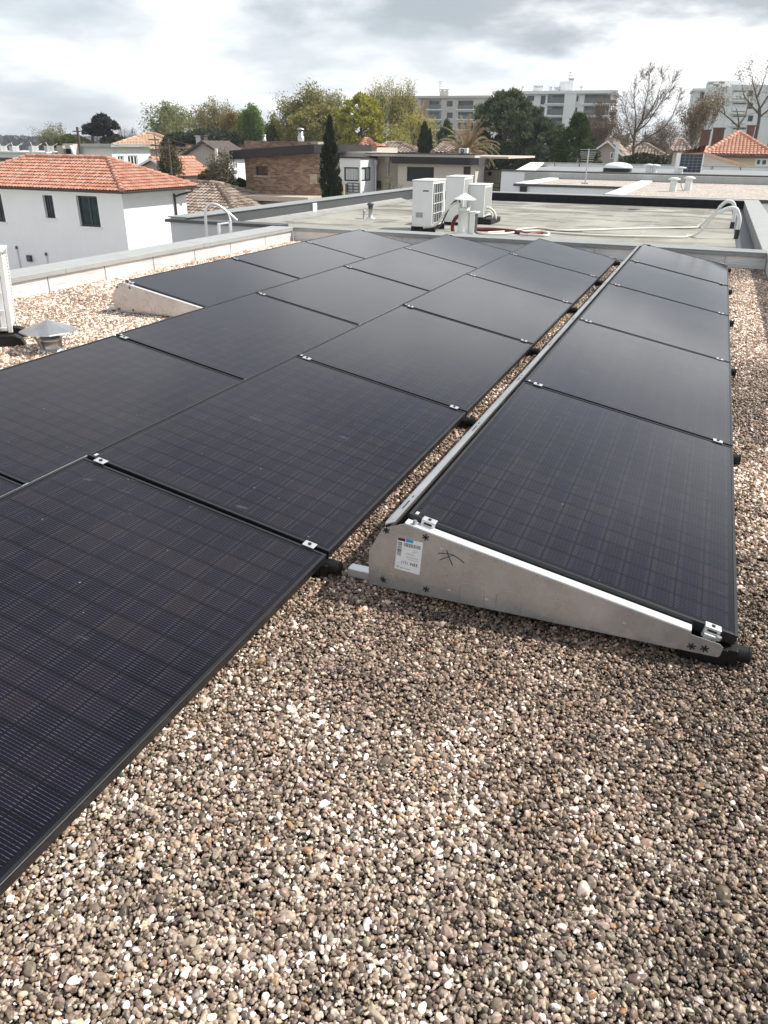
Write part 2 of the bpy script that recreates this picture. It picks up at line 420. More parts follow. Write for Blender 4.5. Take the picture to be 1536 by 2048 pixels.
def make_rack(r):
    xh, zl = ROWX[r], ROWZ[r]; k0, k1 = ROWK[r]; xl = xh+HX
    ya, yb = Y0+k0*PIT-.012, Y0+k1*PIT
    root = thing('mounting_rack', 'x', 'mounting rack', (xh, ya, 0), 0, 'galvanised racks under the solar panels')
    T = slope_matrix(xh, 0, zl)
    def side(y, sgn):
        dx, dz = xh+.765, zl-.10
        prof = [(-.893, .022), (-.893, .152), (-.843, .252), (-.765, .284)]
        def slp(x): return .284-(x+.765)*(.284-.108)/(.925)
        prof += [(.160, .108), (.163, .098), (.245, .086), (.256, .076), (.252, .046), (.246, .040)]
        pts = [Vector((x+dx, y, z+dz)) for x, z in prof]
        p = MB().prism(pts, (0, .003*sgn, 0)).build('side_plate', MT['plate'], root)
        fl = MB()
        A, B = Vector((-.765+dx, y+.003*sgn, .284+dz)), Vector((.160+dx, y+.003*sgn, .108+dz))
        n = Vector((.19, 0, .98)); w = Vector((0, .034*sgn, 0))
        fl.prism([A, B, B+w, A+w], n*.003)
        fl.build('top_flange', MT['flange'], root)
        for x, z in ((-.829, .247), (-.689, .250), (-.838, .052), (-.680, .052), (.170, .058), (.207, .060)):
            if sgn > 0: ho = MB(); star(ho, Vector((x+dx, y-.0012*sgn, z+dz)), .0125, None); ho.build('bolt_cutout', MT['hole'], p)
        em = MB()
        for x, z in (((-.632, .215), (-.600, .062), (-.03, .083), (-.47, .06)) if sgn > 0 else ()):
            MB().cyl((x+dx, y-.0014*sgn, z+dz), (x+dx, y+.0002, z+dz), .006, .008, 14).build('dimple', MT['plate'], p)
        for cx in (-.52, -.395):
            q = []; em = MB()
            for t in range(9):
                a = pi*t/8
                q.append((cx+dx+.042*cos(a)*(1.0), y-.001*sgn, .085+dz+.028*sin(a)))
            q = [(cx+dx+.042, y-.001*sgn, .035+dz)]+q+[(cx+dx-.042, y-.001*sgn, .04+dz)]
            em.tube(q, .0011, 5, 2)
            em.box(cx+dx-.012, cx+dx+.012, y-.0016*sgn, y, .1015+dz, .1035+dz)
            if sgn > 0: em.build('embossing', MT['plate'], p)
        for x, z in ((-.735, .283), (.238, .090)):
            if sgn > 0: MB().cyl((x+dx, y+.016*sgn, z+dz), (x+dx+.002, y+.016*sgn, z+dz+.012), .008, .008, 6, True, False).build('bolt', MT['bolt'], root)
    side(ya-.031, 1); side(yb+.03, -1)
    rl = MB(); dz = zl-.10
    A = [(-.848, .259), (-.800, .281), (-.800, .278), (-.846, .257)]
    rl.prism([Vector((x+xh+.765, ya-.02, z+dz)) for x, z in [(-.838, .2605), (-.802, .277), (-.802, .281), (-.839, .2645)]], (0, yb-ya+.04, 0))
    rail = rl.build('ridge_rail', MT['galv_hi'], root)
    y = ya+.10; j = 0
    while y < yb-.3:
        for (a, b2) in ((y, y+.07), (y+.10, y+.115)):
            MB().prism([Vector((x+xh+.765, a, z+dz)) for x, z in [(-.825, .2710), (-.819, .2737), (-.819, .2745), (-.825, .2718)]], (0, b2-a, 0)).build('slot', MT['hole'], rail)
        y += PIT/2; j += 1
    # wind deflector under the high edge
    MB().prism([Vector((x+xh+.765, ya+.01, z+dz)) for x, z in [(-.849, .256), (-.872, .05), (-.870, .05), (-.846, .256)]], (0, yb-ya-.02, 0)).build('back_sheet', MT['galv'], root)
    for k in range(k0, k1+1):
        y = Y0+k*PIT-.01
        yb_ = y+(.02 if k == k0 else -.0)
        MB().box(xh-.225, xl-.03, yb_-.02, yb_+.02, .012, .046).build('base_beam', MT['alu'], root, .003)
        f = MB()
        f.box(xl-.16, xl-.02, yb_-.035, yb_+.035, .0, .058)
        f.box(xl-.03, xl+.008, yb_-.03, yb_+.03, .008, zl-.040)
        f.cyl((xl-.02, yb_, .036), (xl+.044, yb_, .036), .025, .025, 18)
        f.cyl((xl+.039, yb_, .036), (xl+.046, yb_, .036), .027, .027, 18)
        f.build('foot', MT['black_rubber'], root, .003)
        for s in (-1, 1):
            cx = s*(PW/2-.075)
            Ck = MB(); My = T @ Matrix.Translation((cx, y, 0))
            if k in (k0, k1):
                e = 1 if k == k0 else -1
                y2 = y+.010*e
                My = T @ Matrix.Translation((cx, y2, 0))
                Ck.xbox(My, (-.024, -.012*e, .001), (.024, .012*e, .005))
                Ck.xbox(My, (-.024, -.016*e, -.034), (.024, -.0015*e, .0052))
                Ck.xbox(My, (-.020, -.028*e, -.040), (.020, -.0155*e, -.014))
                c = Ck.build('clamp', MT['alu'], root, .0015)
                h = MB(); h.xbox(My, (-.014, -.0168*e, -.010), (.014, -.0155*e, -.003))
                h.xbox(My, (-.005, -.008*e, .005), (.005, .003*e, .0075))
                h.build('bolt', MT['hole'], c)
            else:
                Ck.xbox(My, (-.023, -.017, .001), (.023, .017, .005))
                c = Ck.build('clamp', MT['alu'], root, .001)
                h = MB(); h.cyl(My @ Vector((0, 0, .005)), My @ Vector((0, 0, .009)), .007, .007, 6, True, False)
                h.build('bolt', MT['hole'], c)
    return root
RK = ['galvanised rack of the rightmost row, with the paper sticker on its front plate',
      'galvanised rack under the six black panels left of the gravel gap',
      'galvanised rack under the third row of panels from the right',
      'galvanised rack with pale front plate under the short leftmost row of three panels']
racks = []
for r in range(4):
    k = make_rack(r); k['label'] = RK[r]; racks.append(k)

# sticker, lettering and marker scribble on the near plate of the rightmost rack
YS = Y0-.012-.031-.0008
root = racks[0]
P0, P1, P2, P3 = Vector((-.787, YS, .230)), Vector((-.697, YS, .228)), Vector((-.706, YS, .102)), Vector((-.797, YS, .108))
st = MB().prism([P0, P1, P2, P3], (0, .0006, 0)).build('sticker', MT['sticker'], root)
def SP(u, v, d=.0): return P0*(1-u)*(1-v)+P1*u*(1-v)+P2*u*v+P3*(1-u)*v+Vector((0, -d, 0))
def srect(mb, u0, u1, v0, v1, d=.0003): mb.prism([SP(u0, v0, d), SP(u1, v0, d), SP(u1, v1, d), SP(u0, v1, d)], (0, .0003, 0))
a = MB(); srect(a, .02, .30, .0, .085); a.build('red_block', MT['ink_red'], st)
a = MB(); srect(a, .32, .62, .0, .085); a.build('blue_block', MT['ink_blue'], st)
a = MB(); x = .27
while x < .93:
    w = rng.choice([.008, .012, .02]); srect(a, x, x+w, .12, .23); x += w+rng.choice([.010, .014, .02])
y = .13
while y < .56:
    w = rng.choice([.006, .009, .016]); srect(a, .03, .20, y, y+w); y += w+rng.choice([.007, .010, .018])
a.build('barcode', MT['ink'], st)
a = MB()
for v0, u0, u1 in ((.33, .70, .82), (.36, .60, .75), (.42, .40, .72), (.455, .42, .76), (.52, .45, .88), (.55, .40, .86), (.60, .5, .9), (.29, .62, .8)):
    u = u0
    while u < u1-.01:
        w = rng.uniform(.02, .05); srect(a, u, min(u+w, u1), v0, v0+.012); u += w+.012
a.build('fine_print', MT['ink_grey'], st)
def text_mesh(name, txt, mtl, parent, place, size, bold=False):
    cu = bpy.data.curves.new(name, 'FONT'); cu.body = txt; cu.size = 1
    cu.offset = .018 if bold else 0
    ob = bpy.data.objects.new(name+'_tmp', cu); COL.objects.link(ob)
    me = bpy.data.meshes.new_from_object(ob.evaluated_get(bpy.context.evaluated_depsgraph_get()))
    bpy.data.objects.remove(ob)
    inv = ROOTM[root_of(parent).name].inverted()
    for v in me.vertices: v.co = inv @ place(v.co.x*size, v.co.y*size)
    me.materials.clear(); me.materials.append(mtl); me.name = name
    o = bpy.data.objects.new(name, me); COL.objects.link(o); o.parent = parent
    return o
# the sticker hangs upside down: text runs from right to left, tops of letters downwards
def up(u, v): return lambda x, y: SP(u-x/.090, v+y/.124, .0005)
text_mesh('lettering', '33N', MT['ink'], st, up(.90, .690), .0155, True)
text_mesh('lettering', '1217', MT['ink'], st, up(.53, .690), .0135)
text_mesh('lettering', '4', MT['ink_grey'], st, up(.17, .87), .012)
a = MB()
for u0, u1 in ((.20, .33), (.35, .43), (.45, .62)): srect(a, u0, u1, .905, .925)
ring = [SP(.10+.055*cos(t*pi/8), .90+.042*sin(t*pi/8), .0004) for t in range(17)]
a.tube(ring, .0004, 4, 1); srect(a, .02, .18, .78, .785); srect(a, .22, .95, .78, .783)
a.build('rule_and_emblem', MT['ink_grey'], st)
a = MB()
def pen(pts): a.tube([aty(p[0], p[1], YS) for p in pts], .0013, 5, 5)
pen([(876, 1106.5), (890, 1107), (905, 1110), (921, 1120), (928, 1126)])
pen([(893, 1100), (898, 1115), (905, 1131)]); pen([(879, 1120), (893, 1115), (908, 1110)])
a.build('marker_scribble', MT['ink'], root)

# a black cable lying in the gap
a = MB(); a.tube([(-1.03, 2.55, .03), (-.98, 2.6, .02), (-.93, 2.58, .018), (-.88, 2.66, .03)], .003, 6)
tag(a.build('cable', MT['black_rubber']), 'thin black cable lying on gravel in the gap between panel rows', 'cable')

# ------------------------------------------------------------------ parapets and own building
XL, XR, YF, ZC = -6.25, .765, 11.43, .205
YB = -1.2
def parapet(name, label, boxes_wall, coping, flash, cat='parapet wall', cop='coping', nocap=False):
    root = thing(name, label, cat, boxes_wall[0][:1]+(boxes_wall[0][2], 0))
    m = MB()
    for b in boxes_wall: m.box(*b)
    m.build('wall', MT['grey_wall'], root)
    for b in coping:
        ax = 0 if b[1]-b[0] > b[3]-b[2] else 1; lo, hi = b[2*ax], b[2*ax+1]; k = max(1, round((hi-lo)/2.45))
        for i in range(k):
            q = list(b); q[2*ax] = lo+(hi-lo)*i/k+(.002 if i else 0); q[2*ax+1] = lo+(hi-lo)*(i+1)/k-(.002 if i < k-1 else 0)
            dz = rng.uniform(-.0012, .0012); q[4] += dz; q[5] += dz
            MB().box(*q).build('coping', MT[cop], root, .004)
    for b in flash: MB().box(*b).build('flashing_sheet', MT['flashing'], root)
    return root
WT = .36
jy = [YB, -.6, .27, 1.14, 2.0, 2.87, 3.74, 4.6, 5.3, 6.135, 6.993, 7.856, 8.715, 9.58, 10.546, YF]
parapet('parapet_wall', 'long parapet with pale grey coping and silvery flashing at the left of the gravel roof',
        [(XL-WT, XL-.012, YB, YF, ZG, ZC-.02)],
        [(XL-WT-.03, XL+.025, YB, YF+.02, ZC-.015, ZC), (XL+.012, XL+.025, YB, YF, ZC-.052, ZC-.015)],
        [(XL-.010, XL, a_+.008, b_-.008, -.05, ZC-.0155) for a_, b_ in zip(jy[:-1], jy[1:])])
jx = [XL, -5.3, -4.35, -3.42, -2.43, -1.45, -.62, .26, XR]
parapet('parapet_wall', 'cross parapet behind the far ends of the solar panel rows',
        [(XL, XR, YF+.012, YF+.33, -.4, ZC-.02)],
        [(XL+.025, XR-.02, YF-.025, YF+.35, ZC-.015, ZC+.001), (XL+.025, XR-.02, YF-.025, YF-.012, ZC-.055, ZC-.015)],
        [(a_+.008, b_-.008, YF, YF+.010, -.05, ZC-.0155) for a_, b_ in zip(jx[:-1], jx[1:])], cop='coping_mid')
parapet('parapet_wall', 'parapet at the far right edge that shades the gravel strip',
        [(XR+.012, XR+.34, YB, YF+.36, -.4, ZC-.02)],
        [(XR-.02, XR+.37, YB, YF+.36, ZC-.012, ZC+.003), (XR-.02, XR-.008, YB, YF-.03, ZC-.052, ZC-.012)],
        [(XR, XR+.010, YB+i*1.05+.008, YB+(i+1)*1.05-.008, -.05, ZC-.0125) for i in range(12)])
MB().box(XL, XR, YB, YF, -.30, -.022).build('roof_slab', mat('wet_grit', (.034, .022, .016), .8, 0, .4, 60, bump=.6, bscale=120))['kind'] = 'structure'

# lower roof beyond
ZR = -.05; YL0, YL1 = YF+.33, 24.0; XLL = -8.53
lr = MB(); lr.box(XLL, .72, YL0, YL1, -.30, ZR); tag(lr.build('lower_roof', MT['membrane']), kind='structure')
root = thing('parapet_wall', 'long low parapet with grey coping and wrinkled felt left of the air conditioners', 'parapet wall', (XLL, YL0, 0))
MB().box(XLL-.32, XLL-.012, YL0-.03, YL1+.3, ZG, .225).build('wall', MT['grey_wall'], root)
MB().box(XLL-.36, XLL+.03, YL0-.05, YL1+.36, .225, .245).build('coping', MT['coping_mid'], root, .004)
m = MB(); m.box(XLL-.010, XLL+.0, YL0, YL1-.02, ZR, .2245); m.build('felt_upstand', MT['coping_dark'], root)
V = []; Fq = []; nx, nz = 150, 6           # wrinkled felt skirt along the foot of the upstand
for i in range(nx+1):
    y = 12.0+(YL1-1.5-12.0)*i/nx
    for j in range(nz+1):
        t = j/nz; amp = max(0, 1-abs(y-15.2)/3.0)
        wv = .035*amp*sin(y*13+.8*sin(y*3.1))*sin(pi*t)
        V.append((XLL+.004+.26*(1-t)**1.6+wv*.8, y-.25*t, ZR+.003+.085*t**1.3+abs(wv)*.6))
for i in range(nx):
    for j in range(nz):
        k = i*(nz+1)+j; Fq.append((k, k+1, k+nz+2, k+nz+1))
np_mesh('felt_skirt', V, Fq, MT['upstand_pale'], root, True)
MB().box(XLL+.001, XLL+.03, 16.55, 16.75, ZR, .20).build('felt_patch', MT['sticker'], root)
root = thing('parapet_wall', 'dark upstand with light coping closing the far side of the felt roof', 'parapet wall', (-4, YL1, 0))
MB().box(XLL, .74, YL1, YL1+.30, -.4, .165).build('felt_upstand', MT['upstand'], root)
MB().box(XLL+.03, 1.10, YL1-.03, YL1+.36, .166, .186).build('coping', MT['coping'], root, .004)
root = thing('parapet_wall', 'right hand parapet of the felt roof beside the bent pipes', 'parapet wall', (.75, YL0, 0))
MB().box(.74, 1.06, YL0+.05, YL1, -.4, .163).build('wall', MT['upstand_pale'], root)
MB().box(.72, 1.10, YL0+.03, YL1-.03, .163, .184).build('coping', MT['coping'], root, .004)
MB().box(.46, .739, YL0+.1, YL1-.01, ZR+.0005, ZR+.006).build('gutter_strip', MT['coping_dark'], root)
# return wall of the wing, seen left of the long parapet
root = thing('building_wing', 'pale grey outer wall with dark cap where the wing steps out at left', 'building', (-8, YF+.3, ZG))
MB().box(XLL-.32, XL-WT-.04, YL0-.05, YL0-.0305, ZG, .15).build('wall', MT['grey_wall'], root)
MB().box(XLL-.40, XL-WT-.02, YL0-.10, YL0+.22, .15, .20).build('cap', MT['coping_dark'], root, .004)
MB().box(XL, .7, YB, YL1, ZG, -.31).build('storey', MT['white_wall'], root)

# roof ladder with hooped grab rails
root = thing('roof_ladder', 'aluminium ladder top with tall hooped handrail over the left parapet', 'ladder', (-7.0, 10.6, 0))
for s, (b0, tp) in enumerate((((432, 470), (437, 446)), ((455, 468), (460, 440)))):
    p, q = atx(*b0, -6.75), atx(*tp, -6.75)
    MB().prism([p+Vector((-.015, -.02, -1.2)), p+Vector((.015, -.02, -1.2)), p+Vector((.015, .03, -1.2)), p+Vector((-.015, .03, -1.2))],
               (q-p)+Vector((0, 0, 1.2))).build('stile', MT['alu'], root, .004)
p, q = atx(439, 448, -6.75), atx(456, 446, -6.75)
MB().cyl(p, q, .014).build('rung', MT['alu'], root)
D0 = 12.9
hp = [atd(x, y, D0) for x, y in ((411, 448), (411, 430), (413, 416), (419, 409), (428, 408), (440, 413), (458, 427), (474, 441))]
hp[0].z -= .3
MB().tube(hp, .022, 10).build('handrail', MT['alu'], root)
MB().tube([atx(461, 442, -6.75), atx(459, 434, -6.8), atd(456, 426, D0)], .012, 8).build('brace', MT['alu'], root)

# ------------------------------------------------------------------ roof services
def hood_vent(c, r, h, capr, label, mats=('galv', 'galv'), group=None, legs=True, caph=.05, gap=.06):
    root = thing('roof_vent', label, 'vent', c, 0, group)
    x, y, z = c
    MB().lathe(c, [(r*1.15, 0), (r*1.15, h*.12), (r, h*.14), (r, h-.02), (r*1.08, h-.02), (r*1.08, h), (r*.9, h), (r*.9, h-.05), (0, h-.05)], 24).build('pipe', MT[mats[0]], root)
    n = 8
    prof = [(0, h+gap+caph), (capr*.98, h+gap+.004), (capr, h+gap-.006), (capr*.95, h+gap-.002), (0, h+gap+caph*.9)]
    MB().lathe(c, prof, n, False).build('hood', MT[mats[1]], root)
    if legs:
        for k in range(3):
            a_ = 2*pi*k/3+.5
            m = MB(); u = Vector((cos(a_), sin(a_), 0)); w = Vector((-sin(a_), cos(a_), 0))*.014
            b0 = Vector(c)+u*r*1.06+Vector((0, 0, h-.07)); t0 = Vector(c)+u*capr*.72+Vector((0, 0, h+gap+.01))
            m.prism([b0-w, b0+w, t0+w, t0-w], u*.003); m.build('strap', MT[mats[0]], root)
    return root
hood_vent((-4.41, 4.25, 0), .080, .095, .205, 'galvanised vent with a wide conical hood on the gravel at left', legs=True, caph=.078, gap=.055)
# paired pipe vents and bellmouths on the felt roof
p = atz(741, 437, ZR)
root = thing('roof_vent', 'small grey pipe vent with domed cap standing alone on the felt roof', 'vent', p)
MB().lathe(p, [(.12, 0), (.11, .012), (.05, .03), (.045, .20), (.05, .2), (.05, .27)], 18).build('pipe', MT['coping'], root)
MB().lathe(p, [(.052, .20), (.055, .27), (.07, .272), (.075, .30), (.05, .325), (0, .33)], 18).build('hood', MT['coping_dark'], root)
p = atz(728, 438, ZR)
root = thing('roof_vent', 'thin short pipe stub beside the domed pipe vent', 'vent', p)
MB().lathe(p, [(.04, 0), (.028, .02), (.022, .14), (.03, .15), (.03, .19), (0, .19)], 12).build('pipe', MT['coping'], root)

def ac_unit(label, base, w, d, h, rotz=0, zlift=.1, grille=True, group='air conditioner units on the felt roof', panel=True):
    """w along local x (narrow end towards the camera), d along local y; fan grille on +x side"""
    M = Matrix.Translation(Vector(base)) @ Matrix.Rotation(rotz, 4, 'Z')
    root = thing('air_conditioner', label, 'air conditioner', base, rotz, group)
    z0 = zlift
    m = MB(); m.xbox(M, (0, 0, z0), (w, d, z0+h-.022)); m.build('casing', MT['ac_white'], root, .008)
    m = MB(); m.xbox(M, (-.012, -.012, z0+h-.0215), (w+.014, d+.012, z0+h)); m.build('lid', MT['ac_white'], root, .006)
    m = MB()
    for yy in (.10, d-.16): m.xbox(M, (-.04, yy, 0), (w+.04, yy+.06, z0-.001))
    m.build('foot', MT['black_rubber'], root)
    g = MB(); zz0, zz1 = z0+h*.08, z0+h-.06
    g.xbox(M, (w+.0005, d*.06, zz0), (w+.004, d*.80 if grille else d*.92, zz1)); g.build('coil', MT['ac_dark' if grille else 'ac_grey'], root)
    gr = MB(); nb = max(2, int((zz1-zz0)/.16))
    for i in range(nb+1):
        z = zz0+(zz1-zz0)*i/nb; gr.xbox(M, (w+.004, d*.05, z-.006), (w+.018, d*.82, z+.006))
    for i in range(5):
        y = d*(.055+.1875*i); gr.xbox(M, (w+.0185, y-.005, zz0), (w+.028, y+.005, zz1))
    if grille: gr.build('fan_guard', MT['ac_white'], root)
    if panel:
        s = MB(); s.xbox(M, (w*.10, -.004, z0+h*.02), (w*.62, -.0005, z0+h*.34)); s.build('service_cover', MT['ac_white'], root, .002)
        s = MB(); s.xbox(M, (w*.2, -.0065, z0+h*.20), (w*.55, -.0042, z0+h*.31)); s.build('rating_plate', MT['ink_grey'], root)
        s = MB(); s.xbox(M, (w*.52, -.004, z0+h*.76), (w*.80, -.0005, z0+h*.785)); s.build('handle_slot', MT['hole'], root)
    return root
b1 = atz(823, 464, ZR)
ac_unit('big white air conditioner with dark fan grille, leftmost of the three on the felt roof', (b1.x, b1.y, ZR), .385, .95, .80, rad(4))
b2 = atz(880, 455, ZR)
ac_unit('tall white air conditioner standing between the two lower units', (b2.x-.09, b2.y+.55, ZR), .37, .95, .86, rad(6), .06, False, panel=False)
b3 = atz(925, 449, ZR)
ac_unit('low white air conditioner on a black tray, rightmost of the three', (b3.x, b3.y+.25, ZR), .36, .8, .63, rad(4), .13, False, panel=False)
m = MB(); m.box(b3.x-.1, b3.x+.55, b3.y+.2, b3.y+1.0, ZR+.012, ZR+.11)
tag(m.build('support_tray', MT['black_rubber'], None, .01), 'black plastic tray carrying the rightmost air conditioner', 'tray')
# near one at the left edge of the picture
Pn = Vector((-4.80, 4.25, 0)); An = rad(41)
MN = Matrix.Translation(Pn) @ Matrix.Rotation(An, 4, 'Z') @ Matrix.Rotation(rad(3.2), 4, 'Y')
root = thing('air_conditioner', 'white air conditioner cut off by the left picture edge, on black rubber blocks', 'air conditioner', Pn, An)
MB().xbox(MN, (-.90, .012, .10), (-.02, .34, .67)).build('casing', MT['ac_white'], root, .008)
MB().xbox(MN, (-.86, .004, .13), (-.05, .0115, .65)).build('end_panel', mat('pale_blue_panel', (.40, .48, .54), .4, 0, .04), root)
m = MB()
for i in range(5): m.xbox(MN, (-.88, -.012, .125+i*.128), (-.02, .0035, .134+i*.128))
for i in range(5): m.xbox(MN, (-.06-i*.2, -.006, .13), (-.05-i*.2, .003, .655))
m.build('guard_bar', MT['ac_white'], root)
MB().xbox(MN, (-.0195, .03, .12), (-.012, .31, .66)).build('coil', MT['ac_dark'], root)
m = MB()
for i in range(22): m.xbox(MN, (-.0115, .03, .125+i*.0235), (.010, .31, .134+i*.0235))
m.build('louvre', MT['ac_white'], root)
for y in (.0, .312): MB().xbox(MN, (-.0195, y+.012, .09), (.014, y+.030, .67)).build('corner_post', MT['ac_white'], root, .004)
MB().xbox(MN, (-.92, .0, .6705), (.02, .35, .69)).build('lid', MT['ac_white'], root, .006)
for y in (-.06, .24):
    MB().prism([MN @ Vector(q) for q in ((-1.0, y, 0), (.10, y, 0), (.07, y, .06), (.03, y, .08), (-1.0, y, .088))], MN.to_3x3() @ Vector((0, .10, 0))).build('foot', MT['black_rubber'], root, .005)

# large white duct vent by the units
c = atz(926, 467, ZR); c = (c.x, c.y, ZR)
root = thing('roof_vent', 'tall white duct with a pleated conical hood among the air conditioners', 'vent', c)
MB().lathe(c, [(.12, 0), (.12, .012), (.105, .02), (.10, .40), (.105, .40), (.105, .415), (.10, .42), (.10, .45), (.085, .45), (.085, .40), (0, .40)], 24).build('pipe', MT['ac_white'], root)
MB().lathe(c, [(0, .70), (.03, .69), (.20, .595), (.205, .585), (.19, .59), (0, .67)], 20, False).build('hood', MT['ac_white'], root)
for k in range(4):
    a_ = pi/2*k+.6; u = Vector((cos(a_), sin(a_), 0))
    MB().cyl(Vector(c)+u*.102+Vector((0, 0, .40)), Vector(c)+u*.14+Vector((0, 0, .60)), .008, .008, 6).build('strap', MT['alu'], root)
MB().box(c[0]+.11, c[0]+.21, c[1]-.02, c[1]+.20, ZR, ZR+.36).build('cable_box', MT['ac_white'], root, .006)
MB().box(c[0]+.2105, c[0]+.2135, c[1]+.0, c[1]+.18, ZR+.02, ZR+.34).build('cable_slot', MT['ac_dark'], root)
MB().box(c[0]+.10, c[0]+.25, c[1]-.03, c[1]+.21, ZR+.361, ZR+.385).build('box_lid', MT['ac_white'], root, .004)

# hoses, cables
def R(x, y, z=.02): return atz(x, y, ZR+z)
def lift(x, y, D): return atd(x, y, D)
a = MB(); Dh = 15.3
a.tube([lift(906, 466, Dh), lift(905, 452, Dh), lift(909, 440, Dh), lift(915, 433, Dh), lift(924, 430, Dh)], .035, 10)
a.tube([R(940, 458, .04), R(985, 459, .035), R(1030, 463, .035), R(1055, 467, .035), R(1085, 465, .035)], .035, 10)
tag(a.build('red_hose', MT['red_hose']), 'dark red corrugated conduit looping behind the white duct', 'hose')
def hose(label, pts, r=.018, m='pvc', grp='pale insulated hoses on the felt roof', cat='hose'):
    a = MB(); a.tube(pts, r, 8); return tag(a.build('hose', MT[m]), label, cat, grp)
D1 = 15.0
hose('pale hoses arching from the big left unit up to the white duct', [lift(846, 455, D1), lift(868, 452, D1), lift(880, 440, D1), lift(890, 425, D1), lift(902, 412, D1), lift(914, 405, D1), lift(922, 410, D1), lift(925, 422, D1)], .022)
hose('dark taped hose rising beside the pale ones to the duct hood', [lift(868, 459, D1), lift(880, 452, D1), lift(889, 435, D1), lift(897, 418, D1), lift(908, 404, D1), lift(918, 400, D1), lift(921, 412, D1)], .016, 'coping_dark')
D3 = 17.2
hose('white hose looped beside the low right air conditioner', [lift(957, 428, D3), lift(965, 418, D3), lift(978, 416, D3), lift(988, 424, D3), lift(991, 436, D3), lift(984, 446, D3), lift(968, 449, D3), lift(948, 450, D3)], .026)
hose('thin pale hose inside the white loop at the low unit', [lift(958, 424, D3-.1), lift(968, 422, D3-.1), lift(980, 422, D3-.1), lift(985, 432, D3-.1), lift(981, 444, D3-.1)], .014)
hose('pale hose from the duct that crosses the felt roof nearest the parapet',
     [R(945, 457), R(952, 464), R(975, 468), R(1010, 467), R(1050, 463), R(1090, 464), R(1130, 467), R(1200, 471), R(1280, 473), R(1350, 474.5), R(1375, 474)], .022)
hose('pale hose lying farther back across the felt roof', [R(975, 465), R(1020, 462), R(1050, 457), R(1080, 456), R(1120, 461), R(1180, 460), R(1250, 457.5), R(1320, 456), R(1385, 455), R(1400, 453)], .018)
hose('thin dark cable snaking beside the pale hoses', [R(1090, 460, .008), R(1140, 463, .008), R(1210, 459, .008), R(1290, 457.5, .008), R(1380, 456.5, .008)], .008, 'coping_dark', None, 'cable')
hose('short pinkish hose loop ending by the cross parapet', [R(1060, 462), R(1085, 463), R(1098, 467), R(1092, 471), R(1070, 470), R(1040, 468)], .022)
# gooseneck roof outlets
for lab, base, pts, tail in (
    ('bent white pipe outlet nearer the cross parapet', (1471.5, 478), [(1471.5, 460), (1473, 440), (1476, 425), (1472, 418), (1462, 416), (1448, 420), (1436, 426)], [(1424, 436), (1410, 455), (1396, 467), (1383, 473), (1372, 474.5)]),
    ('bent white pipe outlet standing behind the nearer one', (1463, 457), [(1464, 445), (1466, 425), (1469, 412), (1464, 404), (1454, 403), (1446, 408), (1438, 416)], [(1428, 428), (1415, 440), (1404, 449), (1394, 454)])):
    b = atz(*base, ZR); Dp = math.hypot(b.x, b.y)
    root = thing('pipe_outlet', lab, 'pipe', b, 0, 'gooseneck pipe outlets')
    up_ = [Vector((b.x, b.y, atd(x, y, Dp).z)) if i < 2 else atd(x, y, Dp) for i, (x, y) in enumerate(pts)]
    m = MB(); m.tube([up_[0]-Vector((0, 0, .04))]+up_, .036, 12); m.build('pipe', MT['ac_white'], root)
    MB().cyl((b.x, b.y, ZR), (b.x, b.y, up_[0].z+.01), .042).build('soaker', MT['lead'], root)
    tl = [up_[-1]]+[atd(x, y, Dp-.03*i) for i, (x, y) in enumerate(tail)]
    for q in tl: q.z = max(q.z, ZR+.02)
    m = MB(); m.tube(tl, .017, 8); m.build('hose_tail', MT['pvc'], root)
    tl2 = [q+Vector((.0, .04, .02)) for q in tl]
    m = MB(); m.tube(tl2, .014, 8); m.build('hose_tail', MT['pvc'], root)
c = atz(1268, 419, ZR)
MBd = MB(); MBd.lathe((c.x, c.y, ZR+.001), [(.16, 0), (.16, .006), (.11, .012), (0, .004)], 20)
tag(MBd.build('roof_drain', MT['lead']), 'dark round drain outlet in the felt near the far upstand', 'drain')

